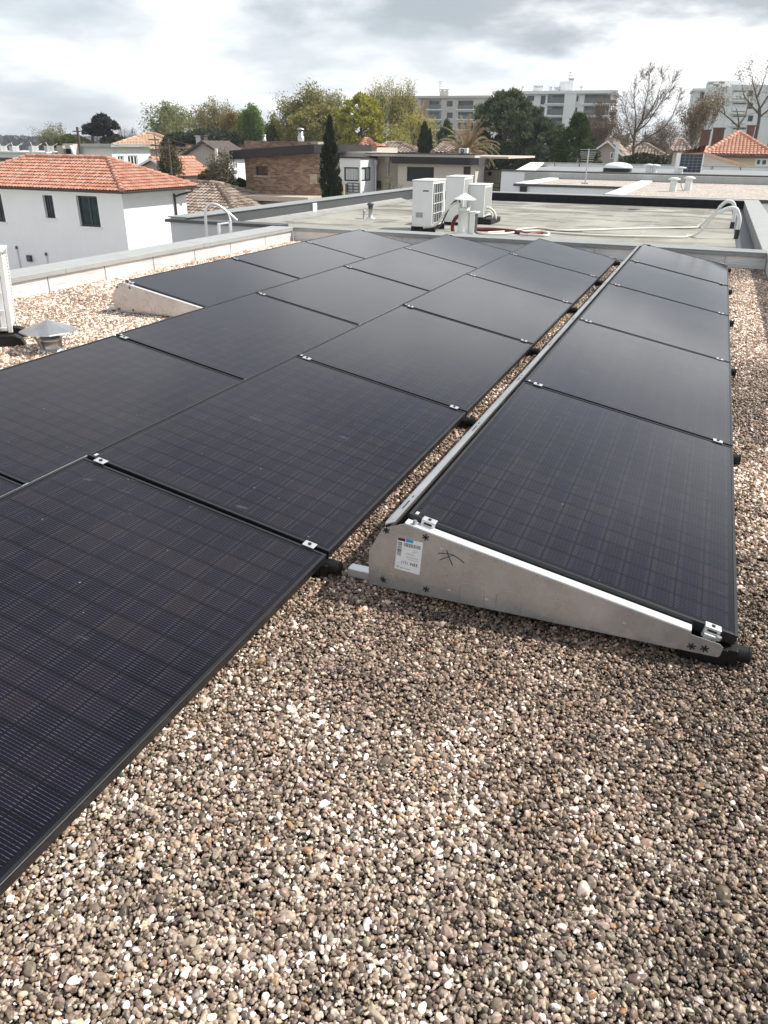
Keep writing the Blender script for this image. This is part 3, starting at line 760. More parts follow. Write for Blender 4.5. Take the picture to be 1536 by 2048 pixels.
# ------------------------------------------------------------------ gravel
def gravel(name, regions, seedoff=0, zbase=0.0):
    """regions: list of (x0,x1,y0,y1); one pebble mesh family instanced on a jittered grid"""
    pts = []; szs = []
    for x0, x1, y0, y1, spacing, size in regions:
        nx, ny = int((x1-x0)/spacing), int((y1-y0)/(spacing*.87))
        gx, gy = np.meshgrid(np.arange(nx), np.arange(ny))
        px = x0+(gx+.5*(gy % 2)+.5+nrng.uniform(-.42, .42, gx.shape))*spacing
        py = y0+(gy+.5+nrng.uniform(-.42, .42, gx.shape))*spacing*.87
        pts.append(np.stack([px.ravel(), py.ravel()], 1)); szs.append(np.full(px.size, size))
    P = np.concatenate(pts); n = len(P); size = np.concatenate(szs)
    # broad drifts of paler and darker stones, and small-scale sorting
    d1 = np.array([mnoise.noise((x*.9+5, y*.9, 1.3)) for x, y in P])
    d2 = np.array([mnoise.noise((x*4, y*4+7, 4.1)) for x, y in P])
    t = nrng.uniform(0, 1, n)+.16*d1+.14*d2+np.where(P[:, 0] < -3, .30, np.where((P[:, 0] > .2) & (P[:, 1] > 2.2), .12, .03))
    pal = np.array([(.028, .025, .024), (.050, .042, .036), (.088, .070, .054), (.135, .105, .080), (.175, .145, .117), (.225, .182, .143), (.29, .238, .186), (.38, .312, .248), (.50, .43, .36), (.70, .66, .61)])
    cum = np.array([.03, .09, .20, .35, .53, .71, .85, .945, .988])
    idx = np.searchsorted(cum, np.clip(t, 0, .9999))
    c = pal[np.clip(idx, 0, 9)]*nrng.uniform(.8, 1.22, (n, 1))*nrng.uniform(.94, 1.06, (n, 3))
    rust = nrng.uniform(0, 1, n) < .02; c[rust] = np.array((.24, .15, .08))*nrng.uniform(.7, 1.3, (rust.sum(), 1))
    wy = np.clip((P[:, 1]-1.0)/1.0, 0, 1)[:, None]; c *= np.array((1.15, 1.10, 1.085))*(1-wy)+np.array((1.26, 1.12, 1.055))*wy; c *= (1+.55*np.clip(d1+.25*d2, -.8, .5)*np.where(P[:, 0] < -3, .3, 1))[:, None]
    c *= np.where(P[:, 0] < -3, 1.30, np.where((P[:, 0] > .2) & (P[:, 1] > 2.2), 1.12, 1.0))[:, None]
    s = size*np.exp(nrng.normal(0, .30, n)); big = nrng.uniform(0, 1, n) < .03; s[big] *= 1.3
    sc = np.stack([s*nrng.uniform(.95, 1.35, n), s*nrng.uniform(.75, 1.0, n), s*nrng.uniform(.5, .8, n)], 1)
    rot = np.stack([nrng.normal(0, .45, n), nrng.normal(0, .45, n), nrng.uniform(0, 6.283, n)], 1)
    z = zbase+nrng.uniform(-.012, .004, n)+.006*d1
    me = bpy.data.meshes.new(name); me.vertices.add(n)
    me.vertices.foreach_set('co', np.concatenate([P, z[:, None]], 1).astype(np.float32).ravel())
    for nm, typ, key, arr in (('rot', 'FLOAT_VECTOR', 'vector', rot), ('scl', 'FLOAT_VECTOR', 'vector', sc), ('pcol', 'FLOAT_COLOR', 'color', np.concatenate([c, np.ones((n, 1))], 1))):
        at = me.attributes.new(nm, typ, 'POINT'); at.data.foreach_set(key, arr.astype(np.float32).ravel())
    at = me.attributes.new('pick', 'INT', 'POINT'); at.data.foreach_set('value', nrng.integers(0, 8, n).astype(np.int32))
    me.update()
    o = bpy.data.objects.new(name, me); COL.objects.link(o)
    md = o.modifiers.new('pebbles', 'NODES'); md.node_group = PEB
    me.materials.append(MT['pebble'])
    print(name, n)
    return o
def pebble_material():
    m, nt, b, out = base_mat('pebble')
    at = nd(nt, 'ShaderNodeAttribute', attribute_type='INSTANCER', attribute_name='pcol')
    tc = opos(nt); wp = wpos(nt)
    f = noise_(nt, wp, 130, 3, .6)
    c = mixc(nt, .55, at.outputs['Color'], ramp(nt, f, [(.3, (.22, .21, .20)), (.7, (.78, .78, .78))]), 'OVERLAY')
    nt.links.new(c, b.inputs['Base Color'])
    nt.links.new(math_(nt, 'MULTIPLY_ADD', noise_(nt, wp, 40, 2), .5, .16), b.inputs['Roughness'])
    b.inputs['Specular IOR Level'].default_value = .5
    return m
MT['pebble'] = pebble_material()
def pebble_group():
    ng = bpy.data.node_groups.new('pebbles', 'GeometryNodeTree')
    ng.interface.new_socket('Geometry', in_out='INPUT', socket_type='NodeSocketGeometry')
    ng.interface.new_socket('Geometry', in_out='OUTPUT', socket_type='NodeSocketGeometry')
    N = ng.nodes.new; L = ng.links.new
    gi = N('NodeGroupInput'); go = N('NodeGroupOutput')
    g2i = N('GeometryNodeGeometryToInstance')
    for k in range(8):
        ico = N('GeometryNodeMeshIcoSphere'); ico.inputs['Radius'].default_value = 1; ico.inputs['Subdivisions'].default_value = 3
        sp = N('GeometryNodeSetPosition'); nz = N('ShaderNodeTexNoise'); nz.noise_dimensions = '4D'
        nz.inputs['Scale'].default_value = .75; nz.inputs['Detail'].default_value = 1.0; nz.inputs['W'].default_value = k*3.7
        sub = N('ShaderNodeVectorMath'); sub.operation = 'SUBTRACT'; sub.inputs[1].default_value = (.5, .5, .5)
        scl = N('ShaderNodeVectorMath'); scl.operation = 'SCALE'; scl.inputs['Scale'].default_value = 1.25
        L(nz.outputs['Color'], sub.inputs[0]); L(sub.outputs[0], scl.inputs[0]); L(scl.outputs[0], sp.inputs['Offset'])
        sh = N('GeometryNodeSetShadeSmooth'); sm = N('GeometryNodeSetMaterial'); sm.inputs['Material'].default_value = MT['pebble']
        L(ico.outputs[0], sp.inputs['Geometry']); L(sp.outputs[0], sh.inputs[0]); L(sh.outputs[0], sm.inputs[0]); L(sm.outputs[0], g2i.inputs[0])
    def attr(nm, typ):
        a = N('GeometryNodeInputNamedAttribute'); a.data_type = typ; a.inputs['Name'].default_value = nm; return a.outputs[0]
    iop = N('GeometryNodeInstanceOnPoints'); iop.inputs['Pick Instance'].default_value = True
    e2r = N('FunctionNodeEulerToRotation')
    L(gi.outputs[0], iop.inputs['Points']); L(g2i.outputs[0], iop.inputs['Instance'])
    L(attr('pick', 'INT'), iop.inputs['Instance Index'])
    L(attr('rot', 'FLOAT_VECTOR'), e2r.inputs[0]); L(e2r.outputs[0], iop.inputs['Rotation'])
    L(attr('scl', 'FLOAT_VECTOR'), iop.inputs['Scale']); L(iop.outputs[0], go.inputs[0])
    return ng
PEB = pebble_group()
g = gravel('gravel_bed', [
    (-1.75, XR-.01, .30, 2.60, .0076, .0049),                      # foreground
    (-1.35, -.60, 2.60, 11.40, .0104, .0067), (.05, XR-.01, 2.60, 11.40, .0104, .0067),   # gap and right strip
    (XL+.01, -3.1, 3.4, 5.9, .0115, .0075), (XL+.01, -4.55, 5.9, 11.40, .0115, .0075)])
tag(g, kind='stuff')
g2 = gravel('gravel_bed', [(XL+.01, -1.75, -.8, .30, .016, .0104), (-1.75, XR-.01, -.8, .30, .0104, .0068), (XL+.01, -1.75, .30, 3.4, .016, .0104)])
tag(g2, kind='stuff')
# ================================================================== the neighbourhood
class Fac:
    """a vertical facade plane: s runs to the right as seen, d outwards, z up"""
    def __init__(s, O, t): s.O = Vector((O[0], O[1])); s.t = Vector((t[0], t[1])).normalized(); s.n = Vector((s.t.y, -s.t.x))
    def pt(s, x, y):
        d = ray(x, y); n3 = Vector((s.n.x, s.n.y, 0)); k = n3.dot(Vector((s.O.x, s.O.y, 0))-CAM)/n3.dot(d)
        p = CAM+d*k; return (Vector((p.x, p.y))-s.O).dot(s.t), p.z
    def P(s, a, z, d=0): q = s.O+s.t*a+s.n*d; return Vector((q.x, q.y, z))
    def rect(s, x0, y0, x1, y1): a, z1 = s.pt(x0, y0); b, z0 = s.pt(x1, y1); return a, b, z0, z1
    def box(s, mb, a, b, z0, z1, d0, d1):
        v = [s.P(x, z, d) for z in (z0, z1) for d in (d0, d1) for x in (a, b)]
        return mb.add(v, [(0, 2, 3, 1), (4, 5, 7, 6), (0, 1, 5, 4), (2, 6, 7, 3), (0, 4, 6, 2), (1, 3, 7, 5)])
    def wall(s, mb, a, b, z0, z1, holes=(), rev=.18):
        xs = sorted({a, b, *[h[0] for h in holes], *[h[1] for h in holes]}); zs = sorted({z0, z1, *[h[2] for h in holes], *[h[3] for h in holes]})
        xs = [x for x in xs if a-1e-6 <= x <= b+1e-6]; zs = [z for z in zs if z0-1e-6 <= z <= z1+1e-6]
        for i in range(len(xs)-1):
            for j in range(len(zs)-1):
                cx, cz = (xs[i]+xs[i+1])/2, (zs[j]+zs[j+1])/2
                if any(h[0] < cx < h[1] and h[2] < cz < h[3] for h in holes): continue
                mb.quad(s.P(xs[i], zs[j]), s.P(xs[i+1], zs[j]), s.P(xs[i+1], zs[j+1]), s.P(xs[i], zs[j+1]))
        for h in holes:
            x0, x1, y0, y1 = h[:4]; r = h[4] if len(h) > 4 else rev
            for (p, q) in (((x0, y0), (x1, y0)), ((x1, y0), (x1, y1)), ((x1, y1), (x0, y1)), ((x0, y1), (x0, y0))):
                mb.quad(s.P(*p), s.P(*q), s.P(q[0], q[1], -r), s.P(p[0], p[1], -r))
        return mb
def facY(Y): return Fac((0, Y), (1, 0))
def facX(X): return Fac((X, 0), (0, 1))
def facPX(x0, D0, x1, D1):
    a, b = atd(x0, 288, D0), atd(x1, 288, D1); return Fac((a.x, a.y), (b.x-a.x, b.y-a.y))

MT['win_frame_dark'] = mat('dark_window_frame', (.03, .033, .037), .4)
MT['win_frame_white'] = mat('white_window_frame', (.75, .75, .75), .4)
def glass_var(name, c0, c1, sc):
    m, nt, b, out = base_mat(name); f = noise_(nt, wpos(nt), sc, 4)
    nt.links.new(ramp(nt, f, [(.35, c0), (.65, c1)]), b.inputs['Base Color']); b.inputs['Roughness'].default_value = .06
    b.inputs['Specular IOR Level'].default_value = .6; return m
MT['pane'] = glass_var('window_pane', (.02, .025, .03), (.075, .085, .095), .9)
MT['pane_teal'] = glass_var('teal_window_pane', (.006, .018, .021), (.02, .055, .06), 1.4)
MT['curtain'] = None
def curtain_mat():
    m, nt, b, out = base_mat('net_curtain'); p = wpos(nt); s = nd(nt, 'ShaderNodeSeparateXYZ'); nt.links.new(p, s.inputs[0])
    w = math_(nt, 'MULTIPLY_ADD', math_(nt, 'SINE', math_(nt, 'MULTIPLY', math_(nt, 'ADD', s.outputs[0], s.outputs[1]), 38)), .5, .5)
    nt.links.new(mixc(nt, w, (.42, .47, .49), (.66, .70, .72)), b.inputs['Base Color']); b.inputs['Roughness'].default_value = .12
    return m
MT['curtain'] = curtain_mat()
def brick_mat():
    m, nt, b, out = base_mat('rustic_brick'); p = wpos(nt)
    br = nd(nt, 'ShaderNodeTexBrick'); br.inputs['Scale'].default_value = 1; br.offset = .5
    br.inputs['Brick Width'].default_value = .30; br.inputs['Row Height'].default_value = .095; br.inputs['Mortar Size'].default_value = .008
    br.inputs['Color1'].default_value = (.17, .105, .075, 1); br.inputs['Color2'].default_value = (.40, .27, .185, 1); br.inputs['Mortar'].default_value = (.28, .235, .19, 1)
    br.inputs['Bias'].default_value = -.15
    mp = nd(nt, 'ShaderNodeCombineXYZ'); s = nd(nt, 'ShaderNodeSeparateXYZ'); nt.links.new(p, s.inputs[0])
    nt.links.new(math_(nt, 'ADD', s.outputs[0], s.outputs[1]), mp.inputs[0]); nt.links.new(s.outputs[2], mp.inputs[1])
    nt.links.new(mp.outputs[0], br.inputs['Vector'])
    c = mixc(nt, .5, br.outputs['Color'], ramp(nt, noise_(nt, p, 3.5, 6, .7), [(.3, (.28, .25, .25)), (.7, (.75, .72, .7))]), 'OVERLAY')
    nt.links.new(c, b.inputs['Base Color']); b.inputs['Roughness'].default_value = .9
    bump_(nt, b, br.outputs['Fac'], -.6, .02); return m
MT['brick'] = brick_mat()
MT['tile_orange'] = tile_mat('orange_clay_tile', [(.41, .18, .12), (.48, .225, .155), (.53, .275, .20), (.52, .325, .25)])
MT['tile_grey'] = tile_mat('weathered_grey_tile', [(.17, .125, .095), (.27, .205, .165), (.40, .32, .27), (.34, .29, .25)], .2)
MT['tile_bright'] = tile_mat('bright_orange_tile', [(.51, .25, .17), (.56, .295, .205), (.60, .345, .25)])
MT['tile_pale'] = tile_mat('pale_apricot_tile', [(.50, .30, .20), (.58, .37, .26), (.62, .42, .31)])
MT['slate'] = mat('brown_slate', (.085, .065, .058), .8, 0, .35, 2.5)
MT['fascia'] = mat('black_fascia', (.018, .016, .018), .6, 0, .15, 2)
MT['fascia_lit'] = mat('black_fascia_sunlit', (.055, .053, .058), .6, 0, .15, 2)  # lighter copy of the black fascia, sunlight painted into its colour
MT['apt_beige'] = mat('apartment_beige', (.56, .53, .49), .85, 0, .06, .4, streak=.12)
MT['apt_white'] = mat('apartment_white', (.80, .81, .81), .85, 0, .04, .4, streak=.08)
MT['apt_rose'] = mat('apartment_rose_brick', (.33, .22, .18), .85, 0, .1, .5)
MT['rail_glass'] = glass_mat('smoked_balcony_glass', (.10, .12, .125), .15)
MT['stone'] = mat('pale_rubble_stone', (.42, .36, .28), .9, 0, .35, 5)

def window(root, F, r, rev=.16, frame='win_frame_dark', pane='pane', nv=1, nh=0, fw=.06, sill=None, name='window'):
    a, b, z0, z1 = r[:4]
    m = MB()
    F.box(m, a, b, z1-fw, z1, -rev, -rev+.06); F.box(m, a, b, z0, z0+fw, -rev, -rev+.06)
    F.box(m, a, a+fw, z0+fw, z1-fw, -rev, -rev+.06); F.box(m, b-fw, b, z0+fw, z1-fw, -rev, -rev+.06)
    for i in range(nv):
        c = a+(b-a)*(i+1)/(nv+1); F.box(m, c-fw*.6, c+fw*.6, z0+fw, z1-fw, -rev, -rev+.058)
    for i in range(nh):
        c = z0+(z1-z0)*(i+1)/(nh+1); F.box(m, a+fw, b-fw, c-fw*.3, c+fw*.3, -rev, -rev+.055)
    w = m.build(name, MT[frame], root)
    g = MB(); F.box(g, a+.01, b-.01, z0+.01, z1-.01, -rev-.03, -rev+.02); g.build('pane', MT[pane], w)
    if sill:
        g = MB(); F.box(g, a-.1, b+.1, z0-.07, z0-.002, -rev+.061, .07); g.build('sill', MT[sill], w)
    return w

def tiles(name, planes, mtl, root, tw=.2, cl=.33, under=None, ridge=()):
    """barrel tiles: every tile is its own curved shell lapped over the one below"""
    V = []; Fq = []; um = MB(); ns = 4
    for poly in planes:
        P = [Vector(p) for p in poly]; u = (P[1]-P[0]).normalized(); n = (P[1]-P[0]).cross(P[-1]-P[0]).normalized()
        if n.z < 0: n = -n
        v = n.cross(u)
        if v.z < 0: v = -v
        Q = [((p-P[0]).dot(u), (p-P[0]).dot(v)) for p in P]
        um.poly([p-n*.02 for p in P])
        umin, umax = min(q[0] for q in Q), max(q[0] for q in Q)
        for i in range(int((umax-umin)/tw)):
            uc = umin+(i+.5)*tw; ys = []
            for (a, b) in zip(Q, Q[1:]+Q[:1]):
                if (a[0]-uc)*(b[0]-uc) < 0: ys.append(a[1]+(b[1]-a[1])*(uc-a[0])/(b[0]-a[0]))
            if len(ys) < 2: continue
            lo, hi = min(ys), max(ys)
            k = math.floor(lo/cl)
            while k*cl < hi-.04:
                v0, v1 = max(lo, k*cl)-.05, min(hi, (k+1)*cl)
                k += 1
                if v1-v0 < .08: continue
                jx, jz = rng.uniform(-.006, .006), rng.uniform(0, .008)
                b0 = len(V)
                for vv, rr, lift_ in ((v0, tw*.52, .035), (v1, tw*.44, .004)):
                    for s in range(ns+1):
                        a = pi*s/ns
                        V.append(P[0]+u*(uc+jx-rr*cos(a))+v*vv+n*(rr*.55*sin(a)+lift_+jz))
                for s in range(ns): Fq.append((b0+s, b0+s+1, b0+ns+2+s, b0+ns+1+s))
    o = np_mesh(name, np.array([tuple(p) for p in V]), np.array(Fq), MT[mtl], root, True)
    um.build('roof_deck', MT[under or mtl], root)
    if ridge:
        for (p, q) in ridge:
            p, q = Vector(p), Vector(q); n = max(1, int((q-p).length/(cl*1.1))); m = MB()
            for i in range(n):
                a, b = p.lerp(q, i/n), p.lerp(q, (i+1.12)/n)
                m.cyl(a+Vector((0, 0, .03)), b+Vector((0, 0, .0)), tw*.72, tw*.60, 10)
            m.build('ridge_tiles', MT[mtl], root)
    return o

tag(MB().box(-1500, 1500, -300, 2500, ZG-.5, ZG-.02).build('ground', mat('town_ground', (.10, .11, .06), .95, 0, .4, .05)), kind='structure')
tag(MB().box(-46, -9.0, -8, 24.4, ZG-.015, ZG-.004).build('bounce_paving', mat('pale_bounce_surface', (.56, .54, .51), .85, 0, .1, .5)), kind='structure')  # pale paving added to bounce sunlight onto the white house front
tag(MB().box(-60, -9.0, 24.5, 28.3, ZG-.01, ZG).build('street', mat('asphalt', (.06, .06, .06), .9, 0, .2, .6)), kind='structure')

# ---- white house with orange hip roof, left
xe, ye, xw, yb = -24.41, 29.12, -35.3, 34.75; ze, zr = -.56, .69; oh = .42
root = thing('house', 'white rendered house with orange hipped tile roof and dark gutter at the left', 'house', (xe-oh, ye+oh, ZG))
Ff, Fr = facY(ye+oh), facX(xe-oh)
r1 = Ff.rect(151, 391, 202, 455); r2 = Ff.rect(84, 390, 111.5, 437); r0 = Ff.rect(-25, 387, 12, 444.5); r3 = Ff.rect(-30, 514, 31, 640)
m = MB(); zt = ze-.10
Ff.wall(m, xw+oh, xe-oh, ZG, zt, [r1, r2, r0, r3], .24)
Fr.wall(m, ye+oh, yb-oh, ZG, zt)
m.quad((xw+oh, yb-oh, ZG), (xw+oh, ye+oh, ZG), (xw+oh, ye+oh, zt), (xw+oh, yb-oh, zt))
m.quad((xe-oh, yb-oh, ZG), (xw+oh, yb-oh, ZG), (xw+oh, yb-oh, zt), (xe-oh, yb-oh, zt))
m.build('wall', MT['white_wall'], root)
m = MB(); m.box(xw+.1, xe-.1, ye+.1, yb-.1, zt, zt+.05); m.build('soffit', MT['white_wall'], root)
window(root, Ff, r1, .2, 'win_frame_dark', 'pane_teal', 1, 0, .08, 'white_wall')
window(root, Ff, r2, .2, 'win_frame_dark', 'pane', 3, 0, .035, 'white_wall')
window(root, Ff, r0, .2, 'win_frame_dark', 'pane', 1, 0, .07, 'white_wall')
window(root, Ff, r3, .2, 'win_frame_dark', 'pane', 1, 0, .05, None, 'patio_door')
a_, b_, c_, d_ = Ff.rect(56, 510, 66, 523); m = MB(); Ff.box(m, a_, b_, c_, d_, 0.005, .14); m.build('wall_lamp', MT['win_frame_dark'], root)
m = MB(); Ff.box(m, a_+.05, b_-.05, c_+.06, d_-.06, .1405, .146); m.build('lamp_glass', MT['pane'], root)
for (x, y0, y1) in ((35, 498, 545), (94, 511, 545)):
    s, z1 = Ff.pt(x, y0); s2, z0 = Ff.pt(x+2, y1); m = MB(); m.cyl(Ff.P(s, z1, .06), Ff.P(s, z0, .06), .035); m.build('vent_pipe', MT['ac_white'], root)
    m = MB(); m.cyl(Ff.P(s, z1, .06), Ff.P(s, z1+.14, .06), .05); m.build('pipe_cap', MT['coping_dark'], root)
mid = (ye+yb)/2; h = (yb-ye)/2
eA, eB, eC, eD = (xw, ye, ze), (xe, ye, ze), (xe, yb, ze), (xw, yb, ze); rA, rB = (xw+h+.05, mid, zr), (xe-h-.15, mid, zr)
tiles('tile_roof', [[eA, eB, rB, rA], [eB, eC, rB], [eC, eD, rA, rB], [eD, eA, rA]], 'tile_orange', root, .185, .30, None,
      [(eB, rB), (eC, rB), (eA, rA), (eD, rA), (rA, rB)])
m = MB(); m.box(xw-.1, xe+.1, ye-.13, ye+.0, ze-.10, ze-.005); m.box(xe+.0, xe+.13, ye-.129, yb+.1, ze-.10, ze-.006)
m.build('gutter', MT['win_frame_dark'], root, .02)
m = MB(); q0 = Vector((xe+.06, yb-.55, ze-.1)); m.tube([q0, q0+Vector((0, -.05, -.12)), (xe-oh+.07, yb-oh-.95, ze-.42), (xe-oh+.07, yb-oh-1.0, ze-.7), (xe-oh+.07, yb-oh-1.0, ZG+.2)], .05, 8, 3)
m.build('downspout', MT['win_frame_dark'], root)

# ---- grey tiled hip roof in the dip behind it
Rg = atd(434, 368, 47); k = 6.0; hz = 2.15
root = thing('house', 'low house under a weathered grey brown hipped tile roof beside the ladder', 'house', (Rg.x, Rg.y, ZG))
eB = Rg+Vector((k, -k, -hz)); eC = Rg+Vector((k, k, -hz)); rA = Rg+Vector((-9, 0, 0)); eA = rA+Vector((-1, -k, -hz)); eD = rA+Vector((-1, k, -hz))
tiles('tile_roof', [[eA, eB, Rg, rA], [eB, eC, Rg], [eC, eD, rA, Rg]], 'tile_grey', root, .25, .36, None, [(eB, Rg), (eC, Rg), (rA, Rg)])
MB().box(eA.x+.5, eB.x-.5, eB.y+.5, eC.y-.5, ZG, eB.z-.05).build('wall', MT['cream_wall'], root)
m = MB(); p = atd(375, 366, 53); q = atd(432, 366, 53); m.prism([p+Vector((0, 0, -.8)), q+Vector((0, 0, -.8)), q+Vector((-.9, .8, .4)), p+Vector((.5, .8, .45))], (0, 3, -.2))
rt2 = thing('shed', 'low brown shed roof behind the grey tiled ridge', 'shed', (p.x, p.y, ZG)); m.build('roof', MT['slate'], rt2)
MB().box(p.x+.2, q.x-.2, p.y+.2, p.y+2.8, ZG, p.z-.82).build('wall', MT['beige_wall'], rt2)

# ---- brick house with raking black fascia
Yb = aty(565, 340, 1).normalized(); Yb = 41.0
F = facY(Yb)
root = thing('house', 'brick faced modern house with a raking black roof edge', 'house', (F.pt(560, 380)[0], Yb, ZG))
a_, zt = F.pt(488, 300); b_, _ = F.pt(639, 300); win = F.rect(511, 332, 536, 351)
m = MB(); F.wall(m, a_, b_, ZG, F.pt(639, 303)[1]-.1, [win], .2); m.build('brick_wall', MT['brick'], root)
m = MB(); m.box(a_+.003, b_-.003, Yb+.35, Yb+7, ZG, F.pt(480, 314)[1]); m.build('rear_volume', MT['beige_wall'], root)
window(root, F, win, .15, 'win_frame_dark', 'dark_glass', 0, 0, .05)
m = MB(); F.box(m, win[0]-.12, win[1]+.12, win[2]-.10, win[2]-.003, .002, .06); m.build('sill', MT['stone'], root)
p0, p1 = F.pt(470, 301), F.pt(638, 288.5); p2, p3 = F.pt(638, 306.5), F.pt(470, 318.5)
m = MB(); m.prism([F.P(p0[0], p0[1], .6), F.P(p1[0], p1[1], .6), F.P(p2[0], p2[1], .6), F.P(p3[0], p3[1], .6)], (0, 8, 0)); m.build('roof_edge', MT['fascia'], root)
Fb = facY(Yb+.9); a2, b2, c2, d2 = Fb.rect(488, 281.5, 636, 303); m = MB(); Fb.box(m, a2, b2-.45, c2, d2, -2.5, 0); m.build('brick_parapet', MT['brick'], root)
m = MB(); Fb.box(m, b2-.45, b2, c2, d2-.01, -2.49, .0); m.build('stone_pier', MT['stone'], root)
s, z = F.pt(634, 330); m = MB(); F.box(m, s-.42, s+.02, F.pt(634, 368)[1], F.pt(634, 348)[1], .002, .10); m.build('stone_quoin', MT['stone'], root)
m = MB(); F.box(m, a_-.5, b_+.2, F.pt(500, 390)[1]-.15, F.pt(500, 386)[1], .01, 1.9); F.box(m, a_-.1, b_+.3, ZG, F.pt(500, 391)[1]-.2, .3, 1.6); m.build('lean_to', MT['beige_wall'], root)
for (x, y0, y1, rr, lab) in ((581, 254, 282, .17, 'tall ribbed metal flue on the brick house roof'), (507, 268, 282, .10, 'short capped vent on the brick house roof')):
    s, z1 = Fb.pt(x, y0); _, z0 = Fb.pt(x, y1); c = Fb.P(s, z0-.05, -1.2); hh = z1-z0+.05
    rt2 = thing('roof_flue', lab, 'flue', c)
    MB().lathe(c, [(rr*1.1, 0), (rr*1.1, hh*.4), (rr*.8, hh*.45), (rr*.8, hh*.85), (0, hh*.85)], 16).build('pipe', MT['galv'], rt2)
    MB().lathe(c, [(rr*1.25, hh*.86), (rr*1.25, hh*.90), (0, hh)], 16).build('hood', MT['galv'], rt2)

# ---- cream house with corner window
Yc = 43.0; F = facY(Yc); sC, _ = F.pt(721, 340); Fx = facX(sC)
root = thing('house', 'cream house with a curtained corner window and dark balcony bars', 'house', (sC, Yc, ZG))
zt = F.pt(721, 317)[1]; wl = F.rect(688, 334, 721, 363); wl = (wl[0], sC-.12, wl[2], wl[3]); y1 = Fx.pt(752, 330)[0]
wr = Fx.rect(722, 334, 742, 362); wr = (Yc+.12, wr[1], wl[2], wl[3])
m = MB(); F.wall(m, F.pt(655, 340)[0], sC, ZG, zt, [wl], .12); Fx.wall(m, Yc, y1, ZG, zt, [wr], .12)
m.quad((sC-5, Yc, zt), (sC, Yc, zt), (sC, y1, zt), (sC-5, y1, zt)); m.build('wall', MT['white_wall'], root)
window(root, F, wl, .10, 'win_frame_dark', 'curtain', 0, 0, .07); window(root, Fx, wr, .10, 'win_frame_dark', 'curtain', 1, 0, .07)
m = MB(); m.box(sC-5, sC+.08, Yc-.08, y1, zt+.002, zt+.07); m.build('roof_trim', MT['fascia'], root)
Fu = facY(Yc+1.2); c2 = Fu.pt(700, 304)[1]
a3, b3, _, _ = Fu.rect(660, 290, 731, 304); m = MB(); Fu.box(m, a3, b3, zt+.07, c2-.002, -5, -.4); m.build('upper_wall', MT['cream_wall'], root)
m = MB(); F.box(m, F.pt(682, 370)[0], F.pt(696, 370)[0], ZG, F.pt(690, 368)[1], .05, .6); m.build('stone_pier', MT['stone'], root)
m = MB(); z0, z1 = F.pt(705, 384)[1], F.pt(705, 366)[1]; a2, b2 = F.pt(697, 370)[0], sC-.02
for i in range(4): F.box(m, a2, b2, z0+(z1-z0)*i/3-.02, z0+(z1-z0)*i/3+.02, .12, .16)
for i in range(3): F.box(m, a2+(b2-a2)*i/2-.02, a2+(b2-a2)*i/2+.02, z0+.02, z1-.02, .165, .20)
m.build('railing', MT['fascia'], root)
m = MB(); m.cyl((sC+.08, y1-.25, zt-.15), (sC+.08, y1-.25, ZG), .06); m.cyl((sC+.08, y1-.25, zt-.35), (sC+.08, y1-.25, zt-.1), .13); m.build('downspout', MT['ac_white'], root)
# ---- its beige link and the wing with the big black window
Yd = 45.5; F = facY(Yd)
root = thing('house', 'low beige and cream house with a wide black window and black roof band', 'house', (F.pt(850, 340)[0], Yd, ZG))
zt = F.pt(760, 309)[1]; a_ = F.pt(725, 340)[0]; b_ = F.pt(815, 340)[0]; m = MB(); F.wall(m, a_, b_+4, ZG, zt); m.box(a_, b_+6, Yd+.01, Yd+7, zt-.1, zt); m.build('link_wall', MT['beige_wall'], root)
s, z = F.pt(777, 313); m = MB(); m.cyl(F.P(s, z-.3, .07), F.P(s, ZG, .07), .05); F.box(m, s-.14, s+.14, z-.3, z, .01, .2); m.build('downspout', MT['cream_wall'], root)
m = MB(); F.box(m, F.pt(752, 370)[0], F.pt(766, 370)[0], F.pt(760, 377)[1], F.pt(760, 361)[1], .3, .34)
rl = m.build('railing', MT['fascia'], root)
F2 = facY(Yd-1.0); wb = F2.rect(814, 333, 867, 364); a2 = F2.pt(796, 340)[0]; b2 = F2.pt(951, 340)[0]; zf0, zf1 = F2.pt(860, 328)[1], F2.pt(860, 314)[1]
dr = F2.rect(927, 333, 938, 400)
m = MB(); F2.wall(m, a2, b2, ZG, zf0+.2, [wb, dr], .14); Fr2 = facX(b2); Fr2.wall(m, Yd-1, Yd+.8, ZG, zf0+.2); m.build('wall', MT['cream_wall'], root)
window(root, F2, wb, .12, 'win_frame_dark', 'dark_glass', 0, 0, .05); 
m = MB(); F2.box(m, dr[0], dr[1], dr[2], dr[3], -.14, -.10); m.build('door', mat('brown_door', (.06, .03, .022), .5), root)
m = MB(); F2.box(m, F2.pt(789, 320)[0], F2.pt(942, 320)[0]+.05, zf0, zf1, -1.6, .45); m.build('roof_band', MT['fascia'], root)
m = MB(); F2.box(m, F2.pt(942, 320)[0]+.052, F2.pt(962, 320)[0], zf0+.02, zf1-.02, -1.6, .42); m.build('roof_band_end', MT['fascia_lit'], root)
m = MB(); F2.box(m, F2.pt(735, 310)[0], F2.pt(951, 310)[0], zf1+.003, F2.pt(860, 308.5)[1], -1.6, .1); m.build('upper_slab', MT['cream_wall'], root)
m = MB(); F2.box(m, F2.pt(735, 310)[0]-.1, F2.pt(952, 310)[0], F2.pt(860, 308.5)[1]+.002, F2.pt(860, 307)[1], -1.6, .15); F2.box(m, a2, b2-2.5, ZG, zf1, -6, -1.61); m.build('slab_edge', MT['fascia'], root)
zc = F2.pt(860, 307)[1]; Fa = facY(Yd+.6); a2, b2, c2, d2 = Fa.rect(918, 296, 934, 308)
